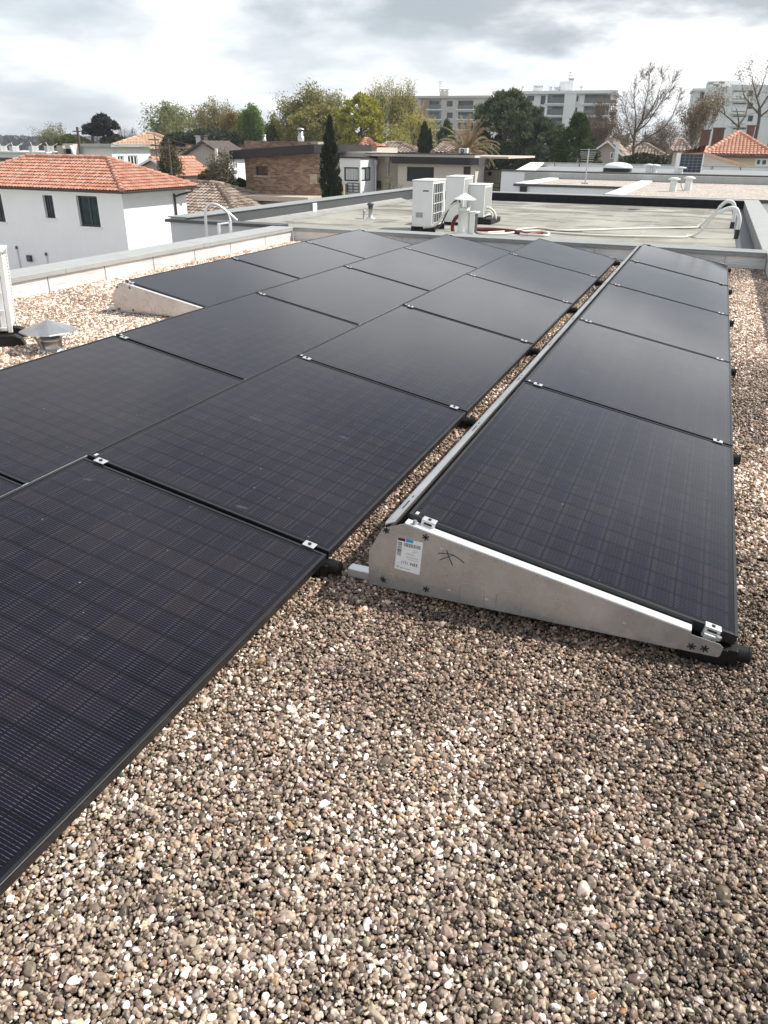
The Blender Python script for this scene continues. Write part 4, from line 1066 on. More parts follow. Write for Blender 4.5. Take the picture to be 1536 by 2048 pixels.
rt2 = thing('air_conditioner', 'small white air conditioner with round fan on the cream house roof', 'air conditioner', Fa.P(a2, zc, 0))
m = MB(); Fa.box(m, a2, b2, zc+.03, d2, -.3, 0); m.build('casing', MT['ac_white'], rt2, .02)
cc = Fa.P(a2+(b2-a2)*.42, (zc+d2)/2, .003); m = MB(); m.cyl(cc, cc+Vector((0, -.02, 0)), (d2-zc)*.36, None, 20); m.build('fan_grille', MT['ac_dark'], rt2)
m = MB(); m.cyl(cc+Vector((0, -.021, 0)), cc+Vector((0, -.03, 0)), (d2-zc)*.12, None, 12); m.build('fan_hub', MT['ac_white'], rt2)
# beige yard wall
F3 = facY(Yd+3); a2, b2, c2, d2 = F3.rect(950, 339, 1006, 388)
root = thing('garden_wall', 'beige yard wall between the cream house and the white flat roofed block', 'wall', F3.P(a2, ZG))
m = MB(); F3.box(m, a2-2, b2+1, ZG, d2, -.2, 0); m.build('wall', MT['beige_wall'], root); m = MB(); F3.box(m, a2-2, b2+1, d2+.001, d2+.06, -.24, .04); m.build('coping', MT['coping_dark'], root)
m = MB(); z = F3.pt(980, 365)[1]
for i in range(2): F3.box(m, a2-1, b2+1, z-.25*i, z-.25*i+.03, .8, .84)
for i in range(6): F3.box(m, a2-1+i*.7, a2-.96+i*.7, ZG, z-.001, .841, .87)
tag(m.build('yard_railing', MT['fascia']), 'thin dark railing in front of the beige yard wall', 'railing')
s, z = F3.pt(981, 347); m = MB(); m.cyl(F3.P(s, z, .005), F3.P(s, z, .15), .09, .12, 10); m.build('wall_lamp', MT['fascia'], root)

# ---- white flat roofed block, right of centre
MT['far_gravel'] = None
def far_gravel():
    m, nt, b, out = base_mat('pale_roof_gravel'); p = wpos(nt)
    v = nd(nt, 'ShaderNodeTexVoronoi'); v.inputs['Scale'].default_value = 26; nt.links.new(p, v.inputs['Vector'])
    hs = nd(nt, 'ShaderNodeSeparateColor'); nt.links.new(v.outputs['Color'], hs.inputs[0])
    c = ramp(nt, hs.outputs[0], [(0, (.20, .175, .145)), (.4, (.42, .375, .325)), (.8, (.56, .51, .45)), (1, (.68, .65, .61))])
    nt.links.new(mixc(nt, .4, c, ramp(nt, noise_(nt, p, 1.2, 5), [(.3, (.35, .34, .33)), (.7, (.7, .7, .7))]), 'OVERLAY'), b.inputs['Base Color'])
    b.inputs['Roughness'].default_value = .9; bump_(nt, b, v.outputs['Distance'], .8, .03); return m
MT['far_gravel'] = far_gravel()
Yg = 28.0; F = facY(Yg); zg = F.pt(1210, 388)[1]; xg = F.pt(1210, 388)[0]; zg2 = zg
Yw = atz(1293, 361, zg).y; Fw = facY(Yw)
root = thing('flat_roofed_block', 'long white flat roofed block stepping down towards the felt roof', 'building', (xg, Yg, ZG))
m = MB(); m.box(xg, 9, Yg, Yw-.02, ZG, zg-.13); m.build('front_block', MT['white_wall'], root)
m = MB(); m.box(xg+.52, 9, Yg+.12, Yw-.02, zg-.129, zg-.06); m.build('gravel_cover', MT['far_gravel'], root)
m = MB(); m.box(xg-.02, xg+.50, Yg-.03, Yw-.03, zg-.128, zg+.002); m.box(xg+.50, 9, Yg-.03, Yg+.12, zg-.128, zg-.02); m.build('coping', MT['white_wall'], root)
m = MB(); m.box(xg-.05, 9, Yg-.075, Yg-.031, zg-.12, zg-.015); m.build('trim', MT['coping_dark'], root)
YB2 = atz(1247, 373.5, zg).y; zB = aty(1030, 366, YB2).z; xB = aty(1030, 366, YB2).x
m = MB(); m.box(xB, xg-.01, YB2, Yw-.02, ZG, zB-.12); m.build('middle_block', MT['white_wall'], root)
m = MB(); m.box(xB+.5, xg-.02, YB2+.12, Yw-.02, zB-.119, zB-.06); m.build('gravel_cover', MT['far_gravel'], root)
m = MB(); m.box(xB-.02, xB+.48, YB2-.03, Yw-.03, zB-.118, zB); m.box(xB+.48, xg-.03, YB2-.03, YB2+.12, zB-.118, zB-.02); m.build('coping', MT['white_wall'], root)
m = MB(); m.box(xB-.05, xg-.03, YB2-.075, YB2-.031, zB-.11, zB-.015); m.build('trim', MT['coping_dark'], root)
xW = Fw.pt(1003, 345)[0]; zW = Fw.pt(1200, 347)[1]
m = MB(); m.box(xW, 14, Yw, Yw+14, ZG, zW); m.build('rear_block', MT['white_wall'], root)
m = MB(); m.box(xW-.04, 14, Yw-.05, Yw+.3, zW+.001, zW+.07); m.build('trim', MT['coping_dark'], root)
MB().box(xW+.3, 14, Yw+.31, Yw+13.9, zW+.001, zW+.02).build('roof_felt', MT['coping_mid'], root)
m = MB(); m.box(xW+1.2, 14, Yw-.012, Yw-.002, zB-.15, zB+.20); m.build('soaker_strip', MT['coping'], root)
Fw2 = facY(Yw+13); zP = Fw2.pt(1300, 331)[1]
m = MB(); m.box(Fw2.pt(1060, 335)[0], 14, Yw+13, Yw+13.3, zW, zP); m.build('rear_parapet', MT['white_wall'], root)
m = MB(); m.box(Fw2.pt(1060, 335)[0], 14, Yw+12.95, Yw+13.35, zP+.001, zP+.06); m.build('coping', MT['coping'], root)
m = MB(); a2 = Fw2.pt(1060, 335)[0]; m.prism([(xW+.6, Yw+.5, zW+.0), (xW+1.6, Yw+.5, zW), (a2+.9, Yw+13, zP), (a2, Yw+13, zP)], (0, 0, .05)); m.build('side_parapet', MT['white_wall'], root)
m = MB()
for i in range(14): m.box(a2+i*1.6, a2+i*1.6+.04, Yw+12.90, Yw+12.949, zW, zP+.03)
m.build('joint', MT['coping_dark'], root)
# skylight, vents, antenna and black box on it
c = aty(1235, 341, Yw+3); rt2 = thing('skylight', 'white domed skylight on a dark kerb on the rear white roof', 'skylight', (c.x, c.y, zW))
kerb = MB().box(c.x-.66, c.x+.66, c.y-.55, c.y+.55, zW, zW+.20).build('kerb', MT['fascia'], rt2)
m = MB(); m.lathe((c.x, c.y, zW+.201), [(.74, 0), (.74, .06), (.62, .17), (.4, .24), (.15, .27), (0, .275)], 20); m.build('dome', MT['sticker'], rt2)
for x, y0, y1, lab in ((1296, 327, 345, 'left of the two small white capped vents on the rear roof'), (1308, 328, 346, 'right of the two small white capped vents on the rear roof'), (1360, 333, 347, 'low white vent in front of the blue gridded panel')):
    c = aty(x, y1, Yw+2.2); h = aty(x, y0, Yw+2.2).z-zW
    rt2 = thing('roof_vent', lab, 'vent', (c.x, c.y, zW)); MB().cyl((c.x, c.y, zW), (c.x, c.y, zW+h*.8), .13).build('pipe', MT['ac_white'], rt2); MB().lathe((c.x, c.y, zW), [(.26, h*.78), (.26, h*.9), (0, h)], 14).build('hood', MT['ac_white'], rt2)
for x, y0, y1, lab, sp in ((1345, 354, 383, 'white capped vent on the pale gravel with a thin cable', .2), (1375, 352, 381, 'plain pale vent standing right of the capped one on gravel', 0)):
    c = atz(x, y1, zg-.06); D = math.hypot(c.x, c.y); h = atd(x, y0, D).z-zg+.06; r_ = .125
    rt2 = thing('roof_vent', lab, 'vent', c); MB().cyl((c.x, c.y, c.z), (c.x, c.y, c.z+h*.85), r_*1.1, r_, 16).build('pipe', MT['ac_white'], rt2)
    MB().lathe(c, [(r_*1.7, h*.82), (r_*1.75, h*.88), (r_, h*.97), (0, h)], 16).build('hood', MT['ac_white'], rt2)
    if sp: MB().tube([(c.x+.14, c.y-.05, c.z+h*.7), (c.x+.26, c.y-.05, c.z+h*.6), (c.x+.27, c.y-.05, c.z+.2), (c.x+.4, c.y-.1, c.z+.02)], .012, 5).build('cable', MT['coping_dark'], rt2)
c = atz(1170, 367.5, zB-.06); D = math.hypot(c.x, c.y); c.z = zB-.06
rt2 = thing('tv_antenna', 'rake shaped television antenna on a mast above the white block', 'antenna', c)
tp = atd(1176, 298, D); MB().cyl(c, (c.x, c.y, tp.z), .028).build('mast', MT['galv'], rt2); MB().box(c.x-.15, c.x+.15, c.y-.15, c.y+.15, c.z, c.z+.05).build('base', MT['coping'], rt2)
m = MB(); bz = [atd(1176, y, D).z for y in (299, 304, 308, 312, 316, 321, 326, 331)]
for i, z in enumerate(bz): m.cyl((c.x-.36+.02*i, c.y-.10, z), (c.x+.36-.02*i, c.y-.10, z), .010, None, 6)
m.cyl((c.x, c.y-.1, bz[-1]-.05), (c.x, c.y-.1, bz[0]+.05), .016, None, 6); m.build('elements', MT['galv'], rt2)
s = F.pt(1, 1); Fk = facY(YB2-.0); a2, b2, c2, d2 = Fk.rect(1041.5, 371.5, 1054, 383.5); m = MB(); Fk.box(m, a2, b2, c2, d2, .0, .16)
rt2 = thing('floodlight', 'black floodlight box fixed on the white block wall', 'lamp', Fk.P(a2, c2)); m.build('housing', MT['fascia'], rt2, .02); m = MB(); Fk.box(m, a2+.06, b2-.06, c2+.07, d2-.05, .1605, .165); m.build('lens', MT['pane'], rt2)

# ---- house with the bright orange hip roof, far right
Yr = 62.0; F = facY(Yr)
root = thing('house', 'cream house with a bright orange hipped roof and white framed window at the far right', 'house', (F.pt(1480, 320)[0], Yr, ZG))
aL = F.pt(1407, 308); aR = F.pt(1552, 310); ap = F.pt(1477, 266); zE = aL[1]
Fm = facY(Yr+3.6); apx = Fm.pt(1478, 265)
eL, eR, A_ = Vector((aL[0], Yr, zE)), Vector((aR[0], Yr, zE)), Vector((apx[0], Yr+3.6, apx[1]))
B_ = A_+Vector((.3, 7, .0)); eL2, eR2 = eL+Vector((0, 12, 0)), eR+Vector((0, 12, 0))
tiles('tile_roof', [[eL, eR, A_], [eR, eR2, B_, A_], [eL2, eL, A_, B_]], 'tile_bright', root, .24, .36, None, [(eL, A_), (eR, A_), (A_, B_)])
wv = F.rect(1512, 316, 1545, 331); Fi = facY(Yr+.5); wv = Fi.rect(1512, 316, 1545, 333)
m = MB(); Fi.wall(m, eL.x+.4, eR.x-.3, ZG, zE-.05, [wv], .15); m.quad((eL.x+.4, Yr+12, ZG), (eL.x+.4, Yr+.5, ZG), (eL.x+.4, Yr+.5, zE-.05), (eL.x+.4, Yr+12, zE-.05)); m.build('wall', mat('butter_render', (.60, .51, .36), .85, 0, .05, 1), root)
window(root, Fi, wv, .1, 'win_frame_white', 'pane', 2, 0, .12)
m = MB(); F.box(m, eL.x, eR.x, zE-.22, zE-.03, -.06, .03); m.build('gutter', mat('brown_gutter', (.10, .055, .04), .6), root)
# the lower lean-to with its gable verge
Fg = facY(Yr-6); v0, v1, v2 = Fg.pt(1366, 307), Fg.pt(1410, 304), Fg.pt(1492, 331)
m = MB(); m.poly([Fg.P(Fg.pt(1362, 308)[0], ZG), Fg.P(v2[0], ZG), Fg.P(*v2), Fg.P(*v1), Fg.P(*v0)]); m.build('lean_to_wall', MT['cream_wall'], root)
m = MB(); p, q = Fg.P(v1[0]-.1, v1[1]+.02, .2), Fg.P(v2[0]+.3, v2[1]-.05, .2); m.prism([p, q, q+Vector((0, 0, -.14)), p+Vector((0, 0, -.14))], (0, .5, 0)); m.build('verge', MT['tile_pale'], root)
p3 = [Fg.P(v0[0]-.2, v0[1], .3), Fg.P(v1[0], v1[1], .3), Fg.P(v1[0]+.1, v1[1]+.42, -4.5), Fg.P(v0[0]+.9, v1[1]+.30, -4.5)]
tiles('lean_to_roof', [p3], 'tile_bright', root, .24, .36)
for x0, y0, x1, y1, d, nm in ((1403, 262, 1414, 305, -3, 'chimney'), (1427, 258, 1445, 284, -7, 'chimney'), (1495, 253, 1506, 275, -9, 'chimney')):
    Fc = facY(Yr-(-d if d < 0 else 0)*-1) if False else facY(Yr-d); a2, b2, c2, d2 = Fc.rect(x0, y0, x1, y1); m = MB(); Fc.box(m, a2, b2, c2-.3, d2, -.5, 0); m.box(a2-.05+0, b2+.05, Fc.O.y-.05, Fc.O.y+.55, d2+.001, d2+.10); m.build(nm, mat('dark_chimney_brick', (.13, .075, .06), .9, 0, .25, 4), root)
# upright gridded panel
Fs = facY(Yw+4); a2, b2, c2, d2 = Fs.rect(1363, 308, 1400, 344)
rt2 = thing('gridded_panel', 'upright dark blue gridded panel in a pale frame before the orange roof', 'panel', Fs.P(a2, zW))
m = MB(); Fs.box(m, a2, b2, zW+.05, d2, -.05, .0); m.build('cells', mat('navy_cell', (.012, .024, .040), .25, 0, .25, 4), rt2)
m = MB()
for i in range(6): F_ = a2+(b2-a2)*i/5; Fs.box(m, F_-.012, F_+.012, zW+.05, d2, .001, .012)
for i in range(7): z = zW+.05+(d2-zW-.05)*i/6; Fs.box(m, a2, b2, z-.012, z+.012, .0125, .02)
m.build('grid', mat('faded_grid_line', (.16, .19, .21), .5), rt2)
m = MB(); Fs.box(m, a2-.22, a2-.014, zW, d2+.05, -.08, .03); Fs.box(m, b2+.014, b2+.06, zW, d2+.04, -.08, .02); m.build('frame', MT['white_wall'], rt2)

# ---- small houses, middle and left distance
def gable_house(label, F, wall, roof, apex, eaveL, eaveR, depth, side_dir=1, tile=None, over=.3, chim=None, sidewin=None, z_low=ZG, wallmat2=None):
    root = thing('house', label, 'house', F.P(F.pt(*apex)[0], ZG))
    A_, L_, R_ = F.pt(*apex), F.pt(*eaveL), F.pt(*eaveR)
    m = MB(); m.poly([F.P(L_[0], z_low), F.P(R_[0], z_low), F.P(*R_), F.P(*A_), F.P(*L_)]); m.build('gable_wall', MT[wall], root)
    m = MB(); m.quad(F.P(R_[0], z_low), F.P(R_[0], z_low, -depth), F.P(R_[0], R_[1], -depth), F.P(*R_)); m.quad(F.P(L_[0], z_low, -depth), F.P(L_[0], z_low), F.P(*L_), F.P(L_[0], L_[1], -depth)); m.build('side_wall', MT[wallmat2 or wall], root)
    up_ = .10; sl_ = (A_[1]-R_[1])/(R_[0]-A_[0]); sl2 = (A_[1]-L_[1])/(A_[0]-L_[0])
    pR = [F.P(R_[0]+over, R_[1]-sl_*over+up_, over), F.P(R_[0]+over, R_[1]-sl_*over+up_, -depth-over), F.P(A_[0], A_[1]+up_, -depth-over), F.P(A_[0], A_[1]+up_, over)]
    pL = [F.P(L_[0]-over, L_[1]-sl2*over+up_, -depth-over), F.P(L_[0]-over, L_[1]-sl2*over+up_, over), F.P(A_[0], A_[1]+up_, over), F.P(A_[0], A_[1]+up_, -depth-over)]
    if tile: tiles('tile_roof', [pR, pL], roof, root, tile, tile*1.5, None, [(F.P(A_[0], A_[1]+up_, over), F.P(A_[0], A_[1]+up_, -depth-over))])
    else:
        m = MB(); m.prism(pR, (0, 0, .10)); m.prism(pL, (0, 0, .10)); m.build('roof', MT[roof], root)
    m = MB()
    for (e, s_) in ((R_, 1), (L_, -1)):
        a = F.P(A_[0], A_[1]+.02, over+.02); b = F.P(e[0]+s_*over, e[1]-(sl_ if s_ > 0 else sl2)*over+.02, over+.02); m.prism([a, b, b+Vector((0, 0, .16)), a+Vector((0, 0, .16))], (0, .03, 0))
    m.build('barge_board', MT['slate' if roof == 'slate' else 'white_wall'], root)
    return root
F = facY(60); root = gable_house('pinkish gabled house with a brown slate roof and twin chimneys', F, 'beige_wall', 'slate', (407, 286), (362, 317), (454, 316), 3.6, wallmat2='white_wall')
MT['pink_wall'] = mat('pinkish_render', (.48, .41, .38), .85, 0, .05, 1)
[o for o in S.objects if o.parent == root and o.name.startswith('gable_wall')][0].data.materials[0] = MT['pink_wall']
sx = F.pt(454, 316)[0]; Fx = facX(sx); wv = Fx.rect(463, 321, 474, 338)
window(root, Fac((sx+.19, 0), (0, 1)), wv, .16, 'win_frame_white', 'pane', 1, 0, .1, 'white_wall')
for x0, x1, y0, mt_ in ((391, 402, 273, 'grey_wall'), (402, 409, 272, 'slate')):
    Fc = facY(62); a2, b2, c2, d2 = Fc.rect(x0, y0, x1, 292); m = MB(); Fc.box(m, a2, b2, c2, d2, -.6, 0); Fc.box(m, a2-.05, b2+.05, d2+.001, d2+.09, -.65, .05); m.build('chimney', MT[mt_], root)
F = facY(50); root = gable_house('house with a plain orange roof and white trimmed gable among shrubs', F, 'pink_wall', 'tile_bright', (306, 321), (283, 334), (352, 352), 4.8, tile=.26)
s, z = F.pt(372, 327); m = MB(); m.cyl((s, 54, F.pt(372, 340)[1]), (s, 54, F.pt(372, 306)[1]+.3), .12); m.build('flue', MT['ac_white'], root)
# pale hip
Fh = facY(80); root = thing('house', 'large house under a pale apricot hipped roof behind the flat white house', 'house', Fh.P(Fh.pt(305, 300)[0], ZG))
eA, eB = Fh.P(*Fh.pt(205, 299)), Fh.P(*Fh.pt(390, 299.5)); Fm = facY(86); r1_, r2_ = Fm.P(*Fm.pt(293, 269)), Fm.P(*Fm.pt(308, 269.5))
tiles('tile_roof', [[eA, eB, r2_, r1_], [eB, eB+Vector((0, 12, 0)), r2_]], 'tile_pale', root, .45, .6, None, [(eB, r2_), (r1_, r2_), (eA, r1_)])
MB().box(eA.x+.6, eB.x-.6, 80.6, 91, ZG, eA.z-.03).build('wall', MT['beige_wall'], root)
# flat white house
Fq_ = facY(66); sC, zt = Fq_.pt(222, 294); Fx = facX(sC); zt = Fx.pt(222, 294)[1]
root = thing('house', 'white flat roofed house with two dark windows on its sunny side', 'house', (sC, 66, ZG))
y1 = Fx.pt(299, 294)[0]; w1, w2 = Fx.rect(235, 312, 249, 326), Fx.rect(255, 311, 277, 332)
m = MB(); Fq_.wall(m, Fq_.pt(140, 300)[0], sC, ZG, zt); Fx.wall(m, 66, y1, ZG, zt, [w1, w2], .2); m.build('wall', MT['white_wall'], root)
window(root, Fx, w1, .15, 'win_frame_white', 'pane', 1, 0, .1); window(root, Fx, w2, .15, 'win_frame_white', 'dark_glass', 2, 0, .12)
MB().box(Fq_.pt(135, 300)[0], sC+.5, 65.4, y1+.4, zt+.002, zt+.25).build('roof_slab', MT['coping'], root)
# workshop roofs, far left
Fl = facY(64); root = thing('workshop', 'low white workshop roofs with propped skylight flaps at the far left', 'workshop', Fl.P(Fl.pt(40, 320)[0], ZG))
a2, b2, c2, d2 = Fl.rect(-40, 304, 96, 325); m = MB(); Fl.box(m, a2, b2, ZG, d2-.0, -7, 0); m.build('wall', MT['white_wall'], root)
m = MB(); Fl.box(m, a2, b2+.3, d2+.001, d2+.12, -7.2, .3); m.build('roof', MT['white_wall'], root)
m = MB(); Fl.box(m, a2, b2+.2, Fl.pt(0, 317)[1]-.2, Fl.pt(0, 315)[1], .01, .3); m.build('band', MT['slate'], root)
for x in (18, 57, 88, -6):
    s, z = Fl.pt(x, 304); zt2 = Fl.pt(x, 294)[1]
    m = MB(); Fl.box(m, s-.2, s+.22, d2+.121, zt2+.1, -1.2, -.3); m.build('vent_box', MT['coping'], root)
    p = Fl.P(s-.25, zt2+.42, -.7); q = Fl.P(s+.05, zt2-.1, -.7); m = MB(); m.cyl(p, q, .025, None, 6); m.cyl(Fl.P(s+.2, zt2, -.8), Fl.P(s+1.1, zt2+.32, -.8), .03, None, 6); m.build('flap_stay', MT['ac_white'], root)
root = thing('chimney_block', 'pale chimney stack block beside the dark pole at the far left', 'chimney', Fl.P(Fl.pt(120, 310)[0], ZG))
for x0, y0, x1, y1, mt_ in ((102, 291, 118, 314, 'beige_wall'), (119, 288, 136, 297, 'cream_wall'), (120, 297.2, 134, 316, 'cream_wall')):
    a2, b2, c2, d2 = Fl.rect(x0, y0, x1, y1); m = MB(); Fl.box(m, a2, b2, c2-.5, d2, -1.7, -.7); m.build('stack', MT[mt_], root)
m = MB(); p, q = Fl.P(*Fl.pt(139, 291), .1), Fl.P(*Fl.pt(150, 315), .1); m.prism([p, p+Vector((.16, 0, 0)), q+Vector((.16, 0, 0)), q], (0, .3, 0)); m.build('brace', MT['ac_white'], root)
# poles
def pole(label, x0, y0, x1, y1, D, r, mt_='wood_pole', arms=()):
    p = atd(x0, y0, D); q = atd(x1, y1, D); root = thing('utility_pole', label, 'pole', (q.x, q.y, ZG)); m = MB(); m.cyl((q.x, q.y, ZG), (p.x, p.y, p.z), r*1.3, r, 10); m.build('post', MT[mt_], root)
    for (dz, l) in arms:
        m = MB(); m.cyl((p.x-l, p.y-.1, p.z-dz), (p.x+l, p.y-.1, p.z-dz), .035, None, 6); m.build('crossarm', MT[mt_], root)
    return p
pA = pole('dark wooden utility pole standing behind the orange hip roof', 154, 254, 158, 312, 58, .075, arms=((.25, .3),))
pB = pole('thin leaning aerial pole behind the orange ridge, left of the pair', 309, 272, 318, 345, 52, .03, 'wood_pole', ((.2, .4), (.5, .3)))
pC = pole('straight dark pole right of the thin aerial pole', 336, 277, 342, 345, 52, .05, 'wood_pole', ((.2, .25),))
m = MB()
for (p, q, sg) in ((pA, pC, .8), (pC, atd(452, 276, 62), .4), (pB, atd(326, 298, 52), .0)):
    m.tube([p.lerp(q, t/8)-Vector((0, 0, sg*4*(t/8)*(1-t/8))) for t in range(9)], .012, 4, 1)
tag(m.build('overhead_wire', MT['wood_pole']), 'thin dark overhead wires strung between the poles', 'wire', kind='thing')
# small gabled house behind the conifer
F = facY(72); root = gable_house('small pale gabled house with white window right of the conifer', F, 'pink_wall', 'tile_grey', (1216, 285), (1180, 310), (1240, 309), 6, tile=.35)
wv = F.rect(1221, 304, 1233, 318); window(root, Fac((0, 71.84), (1, 0)), wv, .15, 'win_frame_white', 'pane', 1, 0, .1)
m = MB(); F.box(m, F.pt(1233, 290)[0], F.pt(1240, 290)[0], F.pt(1236, 330)[1], F.pt(1236, 284)[1], .02, .5); m.build('buttress', MT['white_wall'], root)
for (x0, x1, yt, ye, Y, tl, lab) in ((1340, 1382, 281, 303, 85, 'tile_grey', 'distant striped tile roof left of the bright orange house'), (745, 838, 288, 306, 70, 'tile_grey', 'grey brown tiled roof behind the cream house, left of the cypress pair'),
                                    (866, 930, 289, 306, 66, 'tile_grey', 'dusty brown tiled roof half hidden behind the palm'), (722, 748, 281, 294, 62, 'tile_orange', 'small red roof peak above the black roof edge'),
                                    (1236, 1330, 290, 312, 90, 'tile_grey', 'grey roofed house behind the bare tree trunk')):
    F = facY(Y); root = thing('house', lab, 'house', F.P(F.pt((x0+x1)/2, 300)[0], ZG)); L_, R_ = F.P(*F.pt(x0, ye)), F.P(*F.pt(x1, ye)); Fm = facY(Y+3); w_ = (x1-x0)
    A_, B_ = Fm.P(*Fm.pt(x0+w_*.30, yt)), Fm.P(*Fm.pt(x0+w_*.62, yt)); tiles('tile_roof', [[L_, R_, B_, A_], [R_, R_+Vector((0, 6 if w_ > 45 else 1.2, 0)), B_], [L_+Vector((0, 6, 0)), L_, A_]], tl, root, .35, .45, None, [(L_, A_), (R_, B_), (A_, B_)])
    MB().box(L_.x+.3, R_.x-.3, Y+.3, Y+6, ZG, L_.z-.03).build('wall', MT['cream_wall'], root)
# ================================================================== apartment buildings
def apt_window(root, F, r, frame='win_frame_dark', nv=1, rev=.25): return window(root, F, r, rev, frame, 'pane', nv, 0, .12)
def loggia(root, F, r, wallm, win, rail, slab=None, rev=1.3, railmat='rail_glass'):
    """recessed balcony: back wall, wide window, railing on the front edge"""
    a, b, z0, z1 = r
    m = MB(); F.box(m, a, b, z0, z1, -rev-.1, -rev); m.build('loggia_wall', MT[wallm], root)
    if win:
        x0, x1, t0, t1 = win; w_ = (a+(b-a)*x0, a+(b-a)*x1, z0+(z1-z0)*t0, z0+(z1-z0)*t1)
        window(root, F, w_, rev-.12, 'win_frame_dark', 'pane', 2, 0, .1)
    m = MB(); F.box(m, a+.02, b-.02, z0+.1, z0+rail, .02, .08); m.build('balcony_rail', MT[railmat], root)
    if slab: m = MB(); F.box(m, a-slab, b+slab, z0-.28, z0, .003, .35); m.build('balcony_slab', MT['apt_white'], root)
def chimney(root, F, x0, y0, x1, y1, mt_='apt_white', d=-3, pots=0):
    a, b, z0, z1 = F.rect(x0, y0, x1, y1); m = MB(); F.box(m, a, b, z0-.5, z1, d-1.2, d); F.box(m, a-.15, b+.15, z1+.25, z1+.4, d-1.35, d+.15)
    for i in range(max(2, pots)):
        c = a+(b-a)*(i+.5)/max(2, pots); F.box(m, c-.16, c+.16, z1, z1+.249, d-.8, d-.4)
    m.build('chimney', MT[mt_], root)
# beige one, behind the yellow tree
F = facPX(775, 212, 1000, 205)
root = thing('apartment_building', 'beige five storey apartment block behind the yellow tree', 'building', F.P(F.pt(870, 250)[0], ZG))
s0, zt = F.pt(778, 197); s1 = F.pt(985, 197)[0]
holes = []; logs = []; wins = []
fl = [(199, 218), (222, 238), (243, 259), (264, 280), (285, 300)]
for (t, b_) in fl:
    h1 = F.rect(856, t, 882, b_); holes.append((*h1, 1.35)); logs.append((h1, 'apt_white', (.1, .75, 0, .82), .95))
    h2 = F.rect(916, t+2, 946, b_); holes.append((*h2, 1.35)); logs.append((h2, 'apt_beige', (.03, .97, .05, .9), .8))
    w_ = F.rect(894, t+3, 905, t+14); holes.append((*w_, .3)); wins.append(w_)
    h3 = F.rect(781, t, 800, b_); holes.append((*h3, 1.35)); logs.append((h3, 'apt_white', (.2, .9, 0, .85), .95))
    w_ = F.rect(820, t+3, 834, t+14); holes.append((*w_, .3)); wins.append(w_)
m = MB(); F.wall(m, s0, s1, ZG, zt, holes, .3); F.box(m, s0, s1, ZG, zt, -12, -1.5)
F.wall(m, s0, s0, ZG, zt) if False else None
m.build('facade', MT['apt_beige'], root)
m = MB(); F.box(m, s0-.4, s1, zt+.005, zt+.5, -12.2, .5); m.build('roof_edge', MT['apt_beige'], root)
for h_, wm, wn, rl_ in logs: loggia(root, F, h_, wm, wn, rl_, .3)
for w_ in wins: apt_window(root, F, w_)
a2, b2, c2, d2 = F.rect(842, 198, 855.5, 300); m = MB(); F.box(m, a2, b2, c2, d2, .004, .12); m.build('rose_pier', MT['apt_rose'], root)
chimney(root, F, 871.5, 180, 888.5, 196, 'apt_beige', -4, 2)
s, z = F.pt(871, 160); _, z0 = F.pt(871, 180); m = MB(); m.cyl(F.P(s, z0-.3, -4.5), F.P(s, z, -4.5), .06, None, 6)
for i in range(3): m.cyl(F.P(s-.5+.1*i, z-.5*i, -4.5), F.P(s+.5-.1*i, z-.5*i, -4.5), .05, None, 6)
m.build('antenna', MT['galv'], root)
# white one, centre right
F = facPX(985, 182, 1240, 178)
root = thing('apartment_building', 'white apartment block with stacked balconies behind the big dark pine', 'building', F.P(F.pt(1110, 250)[0], ZG))
s0 = F.pt(990, 188)[0]; s1, zt = F.pt(1224, 187); holes = []; logs = []; wins = []
for i, (t, b_) in enumerate(((189, 206), (212, 230), (235, 253), (258, 277), (282, 300))):
    k = -2*i
    h1 = F.rect(1096+k*.5, t, 1128.5+k, b_); holes.append((*h1, 1.35)); logs.append((h1, 'apt_white', (.22, .97, 0, .92), 1.0))
    h2 = F.rect(1170+k, t, 1219+k*1.3, b_); holes.append((*h2, 1.35)); logs.append((h2, 'apt_white', (.03, .97, 0, .93), .9))
    w_ = F.rect(1142+k*1.2, t+3, 1156+k*1.2, t+13.5); holes.append((*w_, .3)); wins.append(w_)
    w_ = F.rect(1055+k, t+2.5, 1068+k, t+12.5); holes.append((*w_, .3)); wins.append(w_)
    w_ = F.rect(1082+k, t+2, 1090+k, t+20); holes.append((*w_, .5)); wins.append(w_)
    h3 = F.rect(1012, t, 1044, b_); holes.append((*h3, 1.35)); logs.append((h3, 'apt_white', (.1, .9, 0, .9), .9))
m = MB(); F.wall(m, s0, s1, ZG, zt, holes, .3); F.box(m, s0, s1, ZG, zt, -12, -1.5); m.build('facade', MT['apt_white'], root)
m = MB(); F.box(m, s0-.4, F.pt(1236, 187)[0], zt+.005, zt+.55, -12.2, .9); m.build('roof_edge', MT['apt_white'], root)
for h_, wm, wn, rl_ in logs: loggia(root, F, h_, wm, wn, rl_, .5)
for w_ in wins: apt_window(root, F, w_)
for (t, b_) in ((200, 211), (224, 235.5), (248, 259)):
    a2, b2, c2, d2 = F.rect(1219, t, 1233, b_); m = MB(); F.box(m, a2, b2, c2, c2+.4, -1.4, .6); m.build('corner_balcony', MT['apt_white'], root); m = MB(); F.box(m, a2, b2-.05, c2+.401, d2, .5, .56); m.build('corner_rail', MT['rail_glass'], root)
a2, b2, c2, d2 = F.rect(1131, 188, 1142, 300); m = MB(); F.box(m, a2, b2, c2, d2+.3, .004, .8); m.build('stair_pier', MT['apt_white'], root)
for x0, y0, x1, y1, n in ((1037, 174, 1041, 185, 1), (1061, 173, 1080, 185, 4), (1094, 175, 1098, 185, 1), (1104, 176, 1111, 185, 2), (1156, 174, 1160, 185, 1)): chimney(root, F, x0, y0, x1, y1, 'apt_white', -3, n)
